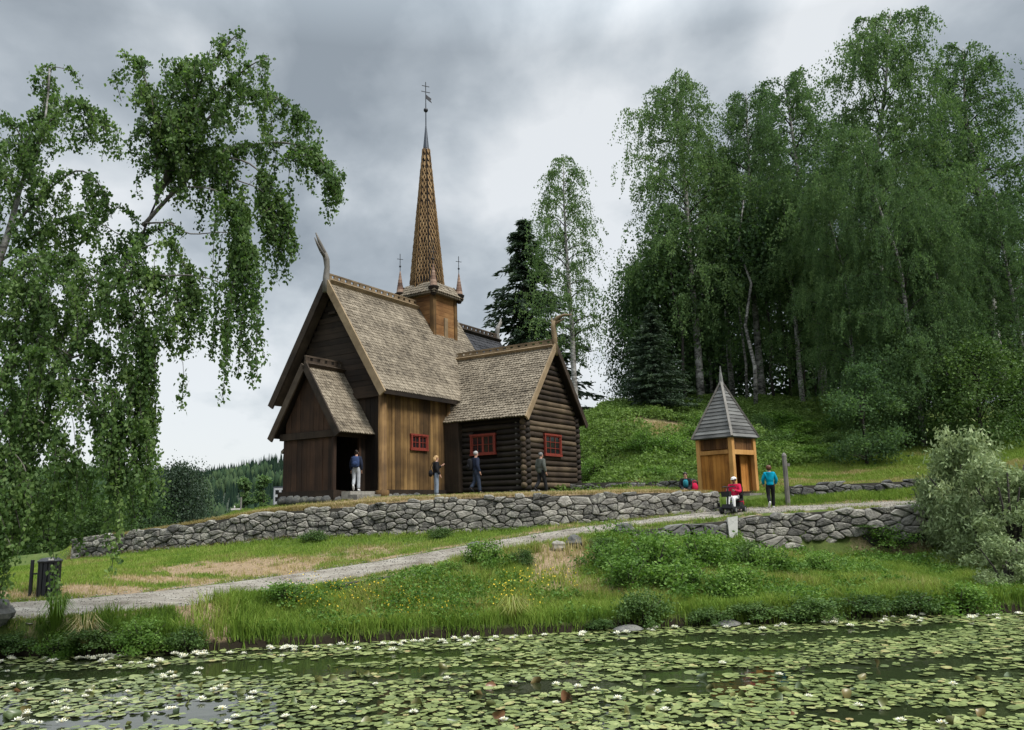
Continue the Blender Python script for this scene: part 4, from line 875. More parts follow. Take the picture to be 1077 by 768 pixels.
hb = empty('handbag', (p2[0] - .22, p2[1] - .1, p2[2] + .95), 'black shoulder bag hanging behind the blond woman', 'bag', -1.2); mb = MB(); mb.blob((0, 0, 0), (.17, .09, .15), 10, .5, .04); mb.build('pouch', blk, hb, True); mb = MB(); mb.tube([(-.14, 0, .1), (-.05, .08, .45), (.1, .1, .42), (.14, 0, .1)], .012, 6); mb.build('strap', blk, hb)
p3 = stand(501, 523.5, 33.3)
person(p3, -1.1, 'grey haired man in navy jacket and trousers with a dark backpack by log wall', H=1.74, top=navy, legs=cloth('dark blue denim', (.03, .04, .065)), hair=grey, shoes=blk, coat=.06, stride=.12)
backpack((p3[0] - .24, p3[1] - .02, p3[2] + 1.22), -1.1, blk, 'black backpack on the back of the grey haired man', (.32, .2, .48))
p4 = stand(570, 523, 33.6)
person(p4, -.9, 'man in grey green jacket and dark trousers walking past the log gable', H=1.68, top=grn, legs=dk, hair=mat_plain('grey flat cap', (.13, .13, .125), .8), shoes=blk, coat=.12, stride=.2)
p5 = at(722, 520.5, 33.6); p5[2] = gz(p5[0], p5[1])
person(tuple(p5), 2.9, 'dark haired woman in black jacket and teal shirt sitting behind the stone wall', H=1.64, top=blk, legs=dk, hair=brown, hairstyle='long', shoes=blk, female=True, sit='ground', arms={'l': ((-.24, .05, 1.14), (-.1, .25, 1.02)), 'r': ((.24, .05, 1.14), (.1, .25, 1.02))})
sb = MB(); sb.tube([(0, 0, .1), (0, 0, .35), (0, 0, .42)], [.105, .11, .06], 10, .5, True, 1.0); 
o = sb.build('scarf', cloth('teal scarf', (.02, .16, .2)), None, True); o.location = (p5[0] - .03, p5[1] - .12, p5[2] + .1); tag(o, 'teal scarf hanging on the chest of the sitting dark haired woman', 'scarf')
rb = empty('red_bag', (p5[0] + .34, p5[1] - .1, p5[2] + .2), 'small red bag beside the woman sitting behind the wall', 'bag', .4); mb = MB(); mb.blob((0, 0, 0), (.15, .1, .19), 10, .5, .05); mb.build('pouch', red, rb, True); mb = MB(); mb.tube([(-.1, 0, .15), (-.06, 0, .27), (.06, 0, .27), (.1, 0, .15)], .014, 6); mb.build('handle', red, rb)
# turquoise woman
p7 = stand(812, 536.5, 32.0)
person(p7, -.15, 'woman in turquoise fleece and black trousers walking away on the path', H=1.66, top=teal, legs=blk, hair=auburn, hairstyle='full', shoes=wshoe, female=True, coat=.05, stride=.14, arms={'l': ((-.27, .02, 1.13), (-.22, .16, .98)), 'r': ((.27, .02, 1.13), (.22, .16, .98))})
# mobility scooter and its rider
p6 = stand(772, 540.5, 31.0); fs = 2.5
sc_o = empty('mobility_scooter', p6, 'black four wheeled mobility scooter standing on the gravel path', 'mobility scooter', fs)
pl = mat_plain('black scooter plastic', (.015, .015, .017), .4, .3); rub = mat_plain('black rubber', (.012, .012, .012), .9, .3); chrome = mat_plain('steel rims', (.35, .35, .36), .35, .15, metal=.7)
mb = MB(); mb.box((0, .12, .2), (.46, .8, .1)); mb.box((0, -.32, .3), (.46, .42, .24), None, 0, .85); mb.build('chassis', pl, sc_o)
for x, y, r in ((-.28, -.36, .14), (.28, -.36, .14), (-.26, .52, .13), (.26, .52, .13)):
    mb = MB(); mb.tube([(x - .05, y, r), (x + .05, y, r)], r, 16, None, True); wh = mb.build('wheel', rub, sc_o); mb = MB(); mb.tube([(x - .056, y, r), (x + .056, y, r)], r * .55, 10); mb.build('rim', chrome, wh)
mb = MB(); mb.box((0, .56, .28), (.44, .2, .14), None, 0, .8); mb.build('front_cowl', pl, sc_o)
mb = MB(); mb.tube([(0, .55, .3), (0, .42, .95)], .035, 8); mb.build('tiller', pl, sc_o)
mb = MB(); mb.tube([(-.26, .3, .98), (-.2, .4, 1.0), (0, .42, .98), (.2, .4, 1.0), (.26, .3, .98)], .02, 6); mb.build('handlebar', pl, sc_o)
mb = MB(); mb.box((0, .62, .72), (.3, .2, .2), None, 0, 1.1); mb.build('basket', pl, sc_o)
mb = MB(); mb.box((0, -.24, .5), (.46, .44, .09)); mb.box((0, -.46, .76), (.44, .09, .48)); mb.tube([(0, -.26, .3), (0, -.26, .47)], .05, 8); mb.build('seat', pl, sc_o)
for s in (-1, 1): mb = MB(); mb.bar((s * .26, -.4, .72), (s * .26, -.08, .72), .06, .05); mb.build('armrest', pl, sc_o)
sp6 = Vector((p6[0], p6[1], p6[2])) + Matrix.Rotation(fs, 3, 'Z') @ Vector((0, -.24, .09))
person(tuple(sp6), fs, 'person in red jacket, white cap and white trousers riding the mobility scooter', H=1.66, skin='skin_dark', top=red, legs=wht, hair=brown, cap=wht, shoes=wshoe, sit=True, arms={'l': ((-.26, .12, 1.14), (-.16, .42, 1.2)), 'r': ((.26, .12, 1.14), (.16, .42, 1.2))})
q = Vector(p6) + Matrix.Rotation(fs, 3, 'Z') @ Vector((.0, -.6, .42)); jk = MB(); jk.blob((0, 0, 0), (.2, .1, .3), 12, .5, .15, 3); o = jk.build('red_jacket', red, None, True); o.location = tuple(q); o.rotation_euler = (0, 0, fs); tag(o, 'crimson jacket hanging over the back of the scooter seat', 'jacket')
# ------------------------------------------------------------------ trees
G_BIRCH = [(.0, (.058, .105, .05)), (.5, (.11, .185, .072)), (1.0, (.18, .265, .10))]
M['birch'] = mat_leaf('birch leaves', G_BIRCH, .5, .7, .12, (.9, 1.1, .6), objvar=.5)
M['birch_near'] = mat_leaf('near birch leaves', [(.0, (.022, .042, .014)), (.5, (.058, .10, .03)), (1.0, (.13, .18, .055))], .35, .45, .35)
M['leaf_dark'] = mat_leaf('dark broad leaves', [(.0, (.04, .075, .034)), (.5, (.075, .132, .054)), (1.0, (.125, .20, .075))], .4, .7, .12, objvar=.35)
M['needle'] = mat_leaf('dark needles', [(.0, (.016, .030, .018)), (.5, (.036, .062, .036)), (1.0, (.065, .10, .052))], .25, objvar=.2)
M['willow'] = mat_leaf('silver willow leaves', [(.0, (.09, .13, .055)), (.5, (.20, .265, .12)), (1.0, (.38, .45, .24))], .3, .7, .15, (1, 1, .8))
M['shrub'] = mat_leaf('green shrub leaves', [(.0, (.045, .10, .018)), (.5, (.115, .215, .04)), (1.0, (.21, .33, .075))], .4, .6, .2, objvar=.3)
M['shrub_dark'] = mat_leaf('dark shrub leaves', [(.0, (.032, .066, .02)), (.5, (.072, .132, .036)), (1.0, (.135, .21, .06))], .35, .6, .2, objvar=.3)
M['bark'] = mat_plain('dark bark', (.035, .03, .026), .9, .5, 8, .4)
m, nt, out = new_mat('white birch bark'); b = N(nt, 'ShaderNodeBsdfPrincipled', Roughness=.8); c = coords(nt)
n1 = noise_n(nt, c, 3.0, 5, .65, (1, 1, 2.5)); n2 = noise_n(nt, c, 1.2, 2, .5)
nt.links.new(ramp(nt, math_n(nt, 'ADD', math_n(nt, 'MULTIPLY', n1, .7), math_n(nt, 'MULTIPLY', n2, .3)), [(.40, (.03, .028, .026)), (.50, (.22, .21, .195)), (.62, (.46, .45, .42))]), b.inputs['Base Color']); nt.links.new(b.outputs[0], out.inputs[0]); M['birch_bark'] = m

def leaf_mesh(name, P, size, v, rng, aspect=.7, flat=.0, axis=None, kite=True):
    """one small kite-shaped face per leaf"""
    n = len(P); A = rng.normal(size=(n, 3)); 
    if axis is not None: A = A * .35 + axis
    A /= np.linalg.norm(A, axis=1)[:, None] + 1e-9; B = rng.normal(size=(n, 3)); 
    if flat: B[:, 2] *= (1 - flat)
    B -= A * (A * B).sum(1)[:, None]; B /= np.linalg.norm(B, axis=1)[:, None] + 1e-9
    s = np.asarray(size).reshape(-1, 1) * np.ones((n, 1)) * rng.uniform(.5, 1.35, (n, 1)); A *= s * .5; B *= s * .5 * aspect
    k = .25 * A
    V = np.stack([P - A, P + B - k, P + A, P - B - k], 1).reshape(-1, 3)
    return np_mesh(name, V, np.arange(4 * n).reshape(n, 4), np.repeat(np.clip(v, 0, 1), 4))
def bez(p0, p1, p2, t): t = t[:, None]; return p0 * (1 - t) ** 2 + p1 * 2 * t * (1 - t) + p2 * t * t
def birch_parts(seed, H=20, R=4.0, base=.22, nl=46, leaf=.2, twigs=16, per=26, hang=.085, bark='birch_bark', lean=.03, mat='birch', density=1.0, asp=.75, gap=1.0):
    rng = np.random.default_rng(seed); r2 = random.Random(seed); mb = MB()
    lx, ly = rng.normal(size=2) * lean * H; wob = rng.normal(size=(6, 2)) * .012 * H
    def stem(t): return np.array([lx * t * t + np.interp(t, np.linspace(0, 1, 6), wob[:, 0] * np.linspace(0, 1, 6)), ly * t * t + np.interp(t, np.linspace(0, 1, 6), wob[:, 1] * np.linspace(0, 1, 6)), H * t])
    ts = np.linspace(0, 1, 12); r0 = .011 * H; mb.tube([stem(t) for t in ts], [r0 * (1 - t) ** .8 + .015 for t in ts], 8, .5)
    tr = mb.build('trunk', M[bark], None, True)
    lm = MB(); LP, LV, AX = [], [], []
    for i in range(nl):
        t = base + (1 - base) * ((i + rng.uniform(0, 1)) / nl) ** .9 * .98; f = (t - base) / (1 - base)
        prof = (math.sin(PI * min(1, .17 + f * .79)) ** .7) * (1.08 - .35 * f); Ln = R * prof * rng.uniform(.65, 1.25) + .3
        a = i * 2.399 + rng.uniform(-.5, .5); d = np.array([math.cos(a), math.sin(a), 0]); p0 = stem(t); rise = Ln * rng.uniform(.35, .75) * (.6 + .6 * f)
        p1 = p0 + d * Ln * .5 + np.array([0, 0, rise]); p2 = p0 + d * Ln + np.array([0, 0, rise * rng.uniform(.2, .9)])
        L = bez(p0, p1, p2, np.linspace(0, 1, 6)); lm.tube([Vector(q) for q in L], [max(.012, r0 * .32 * (1 - f * .6) * (1 - s * .85)) for s in np.linspace(0, 1, 6)], 5, .4)
        k = max(3, int(twigs * density * (Ln / R + .25)))
        for w in range(k):
            s = rng.uniform(.25, 1.0); q = bez(p0, p1, p2, np.array([s]))[0]; side = rng.normal(size=3) * Ln * .20; side[2] = abs(side[2]) * .6 - .1
            q1 = q + side; hl = H * hang * rng.uniform(.35, 1.35); od = d * rng.uniform(.0, .5) * hl + rng.normal(size=3) * .12 * hl; od[2] = 0
            m_ = int(per * rng.uniform(.6, 1.3)); u = np.sort(rng.uniform(0, 1, m_))
            u3 = u[:, None]; pts = q + (q1 - q) * np.minimum(u3 * 3, 1) + od * u3 + np.array([0, 0, -1.0]) * hl * np.maximum(u3 - .12, 0) ** 1.25 + rng.normal(size=(m_, 3)) * .10
            LP.append(pts); LV.append(np.full(m_, rng.normal(.5, .17)) + rng.normal(size=m_) * .16)
    P = np.concatenate(LP); v = np.concatenate(LV)
    cr = link_mesh('crown', leaf_mesh('crown', P, leaf, v, rng, asp, axis=np.array([0, 0, -.9])), M[mat]); li = lm.build('limbs', M['bark'], None, True)
    return tr, li, cr
def broad_parts(seed, H=10, R=3.5, leaf=.2, n=16000, mat='leaf_dark', base=.15, lobes=60):
    rng = np.random.default_rng(seed); mb = MB(); mb.tube([(0, 0, -.3), (.1, 0, H * .3), (0, .1, H * .75)], [.02 * H, .015 * H, .004 * H], 7); 
    tr = mb.build('trunk', M['bark'], None, True); lm = MB(); C = []
    for i in range(lobes):
        z = rng.uniform(base, 1); f = (z - base) / (1 - base); rr = R * (math.sin(PI * min(1, .2 + .8 * f)) ** .6) * rng.uniform(.35, 1.0); a = rng.uniform(0, 2 * PI); C.append((rr * math.cos(a), rr * math.sin(a), z * H, rng.normal(.5, .16)))
        if i % 3 == 0: lm.tube([(0, 0, z * H * .55), (rr * .5 * math.cos(a), rr * .5 * math.sin(a), z * H * .85), (rr * math.cos(a), rr * math.sin(a), z * H)], [.007 * H, .005 * H, .002 * H], 5)
    C = np.array(C); w = rng.integers(0, lobes, n); s = R * .26; off = rng.normal(size=(n, 3)) * s * rng.uniform(.5, 1.2, lobes)[w][:, None]; off[:, 2] *= .7
    P = C[w, :3] + off; P[:, 2] = np.maximum(P[:, 2], .02 * H); v = C[w, 3] + rng.normal(size=n) * .15
    return tr, lm.build('limbs', M['bark'], None, True), link_mesh('crown', leaf_mesh('crown', P, leaf, v, rng, .75), M[mat])
def spruce_parts(seed, H=16, R=3.2, leaf=.40, mat='needle', base=.06, gapy=1.0, per=34):
    rng = np.random.default_rng(seed); mb = MB(); mb.tube([(0, 0, -.3), (0, 0, H * .5), (0, 0, H)], [.014 * H, .009 * H, .01], 7); tr = mb.build('trunk', M['bark'], None, True)
    LP, AX, LV = [], [], []; z = base * H
    while z < H * .985:
        f = (z - base * H) / (H - base * H); nb = int(rng.integers(6, 9)); 
        for k in range(nb):
            a = rng.uniform(0, 2 * PI); L = R * (1 - f) ** .8 * rng.uniform(.55, 1.2) + .15; d = np.array([math.cos(a), math.sin(a), 0]); m_ = int(per * (L / R * 2.4 + .6)); s = rng.uniform(.05, 1, m_)
            side = np.array([-d[1], d[0], 0]); wd = rng.normal(size=m_) * .16 * L * (1.1 - s)
            pts = np.array([0, 0, z]) + d * (L * s)[:, None] + side * wd[:, None] + np.array([0, 0, 1.0]) * (L * (.22 * s - .55 * s ** 2 + .22 * s ** 3) - np.abs(rng.normal(size=m_)) * .16)[:, None]
            LP.append(pts); AX.append(np.tile(d * .8 + np.array([0, 0, -.45]), (m_, 1)) + side * np.sign(wd)[:, None] * .5); LV.append(np.full(m_, rng.normal(.45, .15)) + .25 * (s - .5) + rng.normal(size=m_) * .1)
        z += H * .021 * rng.uniform(.8, 1.3) * gapy
    return tr, None, link_mesh('crown', leaf_mesh('crown', np.concatenate(LP), leaf, np.concatenate(LV), rng, .32, axis=np.concatenate(AX)), M[mat])
PROTO = {}
def tree(key, maker, loc, label, rz=0.0, sc=1.0, group='trees on the hill behind the church', name='birch_tree', cat='tree'):
    """first call builds the tree, later calls copy it with its parts"""
    if key in PROTO: return copy_thing(PROTO[key], loc, rz, sc, label, group)
    root = empty(name, loc, label, cat, rz, group); root.scale = sc if isinstance(sc, tuple) else (sc,) * 3
    for p in maker():
        if p is not None: p.parent = root
    PROTO[key] = root; return root
def spot(px, py, d, sink=.2): p = at(px, py, d); return (float(p[0]), float(p[1]), gz(p[0], p[1]) - sink)
def size_to(px, py_top, loc): # height of a tree whose top shows at a pixel row
    return at(px, py_top, loc[1])[2] - loc[2]
B1 = lambda: birch_parts(1, 24, 4.3, .2, 56, .14, 20, 64, .12); B2 = lambda: birch_parts(2, 24, 3.3, .3, 46, .14, 18, 60, .11); B3 = lambda: birch_parts(3, 24, 5.0, .12, 62, .14, 21, 66, .10)
B4 = lambda: birch_parts(4, 24, 3.2, .25, 44, .16, 15, 42, .12, density=.9)
MK = {'a': B1, 'b': B2, 'c': B3, 'd': B4}
def birch(kind, px, top, d, label, rz=0.0, wide=1.0, group='birches on the hill behind the church'):
    l = spot(px, 430, d); k = size_to(px, top, l) / 24.0; return tree('birch_' + kind, MK[kind], l, label, rz, (k * wide, k * wide, k), group)
birch('a', 738, 76, 58, 'tall weeping birch at the left front of the hill grove', .5)
birch('b', 803, 96, 60, 'slender birch with pale trunk right of the tall weeping birch', 1.0, 1.0)
birch('b', 772, 150, 63, 'birch in the second row behind the tall weeping birch', 3.0, .9)
birch('b', 868, 78, 66, 'tall dark topped birch standing behind the broad birch', 4.1, 1.15)
birch('c', 938, 28, 53, 'tallest broad birch towering over the right of the hill grove', .2, .95)
birch('b', 1060, 44, 57, 'tall birch at the far right edge of the grove', 2.2, 1.1)
birch('c', 1010, 120, 60, 'broad birch between the tallest birch and the right edge birch', 2.6, .8)
birch('a', 845, 190, 57, 'lower birch with drooping twigs in the middle of the grove', 2.8, 1.0)
birch('c', 905, 190, 50, 'leafy birch in front of the tallest birch', 4.4, .8)
birch('c', 1000, 220, 47, 'low hanging birch at the front right of the grove', 5.2, .9)
birch('a', 1085, 200, 48, 'birch cut off by the right edge of the picture', 1.2, 1.1)
birch('b', 700, 255, 62, 'lower birch at the left end of the grove', 5.0, 1.2)
birch('d', 606, 163, 57, 'thin birch with bare white trunk standing apart right of the spruce', .7, .95, None)
def conifer(px, top, d, label, seed, R=3.2, key='spruce', base=.06, group=None, py=440):
    l = spot(px, py, d); k = size_to(px, top, l) / 16.0; return tree(key, lambda: spruce_parts(seed, 16, R, base=base), l, label, seed * 1.3, (k, k, k), group, 'spruce_tree')
_c = conifer(556, 228, 64, 'dark spruce rising behind the log wing next to a thin birch', 11, 4.0); _c.scale = (_c.scale[0] * 1.35, _c.scale[1] * 1.35, _c.scale[2])

conifer(676, 350, 57, 'small dark conifer at the very left end of the grove', 13, 4.6, 'spruce_wide')
conifer(740, 290, 66, 'dark conifer in the shade behind the weeping birch trunks', 14, 3, 'spruce')
conifer(1030, 190, 66, 'dark conifer half hidden between the birches on the right', 15, 3, 'spruce')
def broad(px, top, d, label, key, seed, H=10, R=3.5, n=16000, leaf=.22, mat='leaf_dark', wide=1.0, group=None, py=430, name='leafy_tree', base=.15, lobes=60):
    l = spot(px, py, d); k = size_to(px, top, l) / H; return tree(key, lambda: broad_parts(seed, H, R, leaf, n, mat, base, lobes), l, label, seed * .9, (k * wide, k * wide, k), group, name)
broad(708, 262, 60, 'bushy dark green tree beneath the left end of the birch grove', 'broad_a', 21, wide=.85)
broad(672, 290, 60, 'bushy round tree at the left rim of the grove', 'broad_a', 22, wide=.62)
broad(765, 300, 72, 'shaded leafy tree deep inside the grove behind the hut roof', 'broad_a', 23, wide=1.1)
broad(840, 270, 74, 'shaded leafy tree deep inside the middle of the grove', 'broad_a', 24, wide=1.1)
broad(905, 270, 70, 'shaded leafy tree behind the leafy front birch', 'broad_a', 25, wide=1.1)
broad(985, 260, 68, 'shaded leafy tree behind the low hanging birch', 'broad_a', 26, wide=1.2)
broad(1070, 300, 62, 'shaded leafy tree at the right end of the grove', 'broad_a', 27, wide=1.2)
broad(912, 388, 43, 'young leafy tree with dark trunk on the lawn beside the trail', 'broad_b', 28, 6, 2.0, 9000, .15, 'birch', 1.0, None, 494, base=.12, lobes=26)
birch('c', 968, 150, 46, 'broad birch with a low skirt of twigs in front of the grove', 3.7, .85)
broad(955, 350, 46, 'leafy tree with low branches right of the young lawn tree', 'broad_a', 29, wide=.8, py=490)
broad(1035, 362, 44, 'light green bushy tree above the silver willow', 'broad_c', 30, 8, 3.2, 14000, .2, 'shrub_dark', 1.0, None, 470, base=.05)
broad(1085, 350, 46, 'bushy tree at the right edge above the silver willow', 'broad_c', 31, wide=1.0, py=470)
broad(640, 425, 56, 'little round bush on the hill crest left of the grove', 'broad_c', 32, wide=1.0, py=440)
broad(900, 395, 50, 'bright green bush at the foot of the leafy front birch', 'broad_c', 33, wide=.9, py=450)
_c = conifer(690, 316, 54, 'dark conifer with spreading branches at the left foot of the grove', 12, 4.6, 'spruce_wide', .1); _c.scale = (_c.scale[0] * 1.35, _c.scale[1] * 1.35, _c.scale[2])
# bare dark trunks seen below the crowns
def bare(px, d, label, r, white=False, top=200, seed=0):
    l = spot(px, 430, d); h = size_to(px, top, l); rr = random.Random(seed); root = empty('birch_tree' if white else 'pine_tree', l, label, 'tree', seed, 'slim trunks in the shade of the grove'); mb = MB()
    mb.tube([(rr.uniform(-.15, .15) * i, rr.uniform(-.15, .15) * i, h * i / 5) for i in range(6)], [r * (1 - i / 7) for i in range(6)], 7); mb.build('trunk', M['birch_bark' if white else 'bark'], root, True)
    rng = np.random.default_rng(seed); n = 1500; P = rng.normal(size=(n, 3)) * np.array([1.1, 1.1, 1.8]) + np.array([0, 0, h * .85]); link_mesh('crown', leaf_mesh('crown', P, .3, rng.normal(.4, .2, n), rng), M['leaf_dark'], root)
for i, (px, d, r, wh, lb) in enumerate([(795, 56, .16, True, 'slim white trunked birch just right of the hut roof'), (786, 59, .12, True, 'thin white trunked birch leaning beside the hut roof'), (722, 57, .13, False, 'thin dark trunk left of the hut roof'), (815, 58, .13, False, 'thin dark trunk between hut and middle of the grove'), (832, 62, .12, False, 'dark trunk in the shade at the middle of the grove'), (848, 60, .15, False, 'thicker dark trunk at the middle of the grove'), (868, 63, .11, True, 'pale thin trunk in the shade right of the middle'), (750, 61, .12, True, 'pale thin trunk behind the hut roof tip'), (882, 58, .14, False, 'dark trunk at the right of the dark grove floor'), (860, 66, .1, False, 'thinnest dark trunk far back in the grove')]):
    bare(px, d, lb, r, wh, 215 + 9 * i, 40 + i)

for px, top, d, lb, k_, w_ in ((682, 396, 56, 'low dark bushy tree at the foot of the grove near its left end', 'broad_c', 1.2), (730, 398, 60, 'low bushy tree at the foot of the grove left of the hut roof', 'broad_c', 1.2), (800, 402, 62, 'low bushy tree at the foot of the grove right of the hut roof', 'broad_c', 1.3), (845, 398, 60, 'low bushy tree at the foot of the grove near the middle', 'broad_c', 1.3), (728, 320, 80, 'shaded leafy tree far behind the wide conifer', 'broad_a', 1.0)):
    broad(px, top, d, lb, k_, px, wide=w_)

# left background: dark trees beyond the terrace and the wooded valley side
broad(186, 497, 62, 'dark round pine beyond the left end of the stone wall', 'pine_round', 51, 8, 4.2, 22000, .22, 'needle', .72, None, 560, 'pine_tree', .02)
for i, (px, top, d, k, w_, lb) in enumerate([(140, 508, 58, 'broad_a', 1.1, 'dark leafy tree left of the round pine'), (85, 497, 54, 'broad_a', .9, 'dark leafy tree behind the hanging birch twigs'), (30, 498, 56, 'broad_a', 1.0, 'dark leafy tree behind the drooping birch at the left'), (-20, 480, 58, 'broad_a', 1.0, 'dark leafy tree at the left edge behind the birch'), (110, 510, 50, 'broad_c', 1.4, 'low bushy tree behind the left end of the wall'), (50, 500, 48, 'broad_c', 1.5, 'low bushy tree behind the rubbish bin'), (5, 520, 45, 'broad_c', 1.4, 'low bush at the left edge beyond the path'), (226, 538, 80, 'broad_c', .9, 'low bushy tree right of the round pine')]):
    broad(px, top, d, lb, k, 60 + i, wide=w_, group=None, py=575)
for px, top, d, lb in ((255, 505, 150, 'pale green poplar in the valley beside the utility pole'), (276, 503, 150, 'pale green poplar in the valley close to the church porch')):
    l = spot(px, 560, d); k = size_to(px, top, l) / 10; tree('poplar', lambda: broad_parts(71, 10, 1.15, .42, 3500, 'birch', .1), l, lb, px, (k, k, k), None, 'poplar_tree')
# far wooded hills
hx = np.linspace(-760, 120, 90); hy = np.linspace(330, 1100, 26); HX, HY_ = np.meshgrid(hx, hy)
rid = np.array([at(*p) for p in [(-60, 496, 900), (0, 494, 900), (80, 492, 900), (150, 492, 900), (215, 494, 900), (252, 488, 900), (296, 478, 900), (340, 470, 900), (420, 470, 900), (560, 480, 900), (700, 500, 900)]])
def hillz(x, y):
    t = np.clip((y - 330) / 570, 0, 1.15); xr = x / y * 900; h = np.interp(xr, rid[:, 0], rid[:, 2]) - 7.0
    return -6 + (h + 6) * np.where(t < 1, t ** 1.25, 1 - (t - 1) * .6) + (fnoise(x, y, .012, 3) - .5) * 9 * np.clip(t * 3, 0, 1) * (1 - .6 * (t > .9))
HZ = hillz(HX, HY_); n1_, n2_ = len(hx), len(hy); idx = np.arange(n1_ * n2_).reshape(n2_, n1_); F = np.stack([idx[:-1, :-1].ravel(), idx[:-1, 1:].ravel(), idx[1:, 1:].ravel(), idx[1:, :-1].ravel()], 1)
tag(link_mesh('hills', np_mesh('hills', np.stack([HX.ravel(), HY_.ravel(), HZ.ravel()], 1), F, None, True), mat_plain('forest floor', (.02, .032, .016), .9, .4, .05)), kind='structure')
rng = np.random.default_rng(91); nT = 9000; tx = rng.uniform(-760, -60, nT); ty = rng.uniform(340, 960, nT); keep = (tx / ty > -.72) & (tx / ty < -.22); tx, ty = tx[keep], ty[keep]; tz = hillz(tx, ty); nT = len(tx)
con = fnoise(tx, ty, .008, 8) + .25 * sstep(500, 800, ty) > .50; hgt = rng.uniform(7, 13, nT); wd = np.where(con, .2, .42) * hgt
VV, FF, vv = [], [], []; ang = np.arange(6) * PI / 3
rings = [(.0, np.where(con, 1., .6)), (.35, np.where(con, .72, 1.0)), (.7, np.where(con, .38, .8)), (1.0, np.where(con, .02, .12))]
for f, rr in rings:
    jit = rng.uniform(.75, 1.25, (nT, 6)); VV.append(np.stack([tx[:, None] + np.cos(ang)[None] * (wd * rr * .5)[:, None] * jit, ty[:, None] + np.sin(ang)[None] * (wd * rr * .5)[:, None] * jit, np.repeat((tz + hgt * f)[:, None], 6, 1)], 2))
V = np.stack(VV, 1); base = np.arange(nT)[:, None, None, None] * 24; r_ = np.arange(3)[None, :, None, None] * 6; k_ = np.arange(6)[None, None, :, None]
F = np.concatenate([base + r_ + k_, base + r_ + (k_ + 1) % 6, base + r_ + 6 + (k_ + 1) % 6, base + r_ + 6 + k_], 3).reshape(-1, 4)
v = np.where(con, rng.uniform(0, .35, nT), rng.uniform(.45, 1, nT)); o = link_mesh('forest', np_mesh('forest', V.reshape(-1, 3), F, np.repeat(v, 24)), mat_leaf('far forest', [(.0, (.010, .022, .018)), (.5, (.030, .056, .030)), (1.0, (.065, .10, .045))], .05, .9, .05)); tag(o, 'dark wooded valley side far behind the church', None, None, 'stuff')  # dark greens lean blue, standing in for distance haze
# utility pole, white building and thin mast in the valley
h = spot(253, 545, 120, 0); up_ = empty('utility_pole', h, 'pale utility pole with a short crossarm in the valley', 'utility pole', .2); H_ = size_to(253, 523, h); mb = MB(); mb.tube([(0, 0, -1), (0, 0, H_)], [.14, .11], 8); mb.build('pole', M['greywood'], up_); mb = MB(); mb.bar((-1.4, 0, H_ * .80 + .2), (.1, 0, H_ * .80 + .2), .15, .25); mb.build('crossarm', M['white'], up_); mb = MB(); mb.lathe([(.08, 0), (.12, .2), (.04, .4)], (-.9, 0, H_ * .8 + .3), 8); mb.build('insulator', M['white'], up_)
h = at(293.5, 545, 330); bd = empty('apartment_block', (h[0], h[1], -6), 'white apartment block in the valley just left of the church porch', 'building', .35); top_ = at(292, 513, 330)[2] + 6
mb = MB(); mb.box((0, 0, top_ / 2), (4.6, 6, top_)); mb.build('wall', mat_plain('white render', (.33, .34, .35), .8, .1, .3), bd); mb = MB(); mb.box((0, 0, top_ + .15), (4.9, 6.3, .35)); mb.build('roof', M['lead'], bd)
for zi in range(5):
    for xi in (-1.2, 1.2): mb = MB(); mb.box((xi, -3.0, top_ - 1.9 - zi * 2.8), (1.4, .1, 1.7)); mb.build('window', M['glass'], bd)

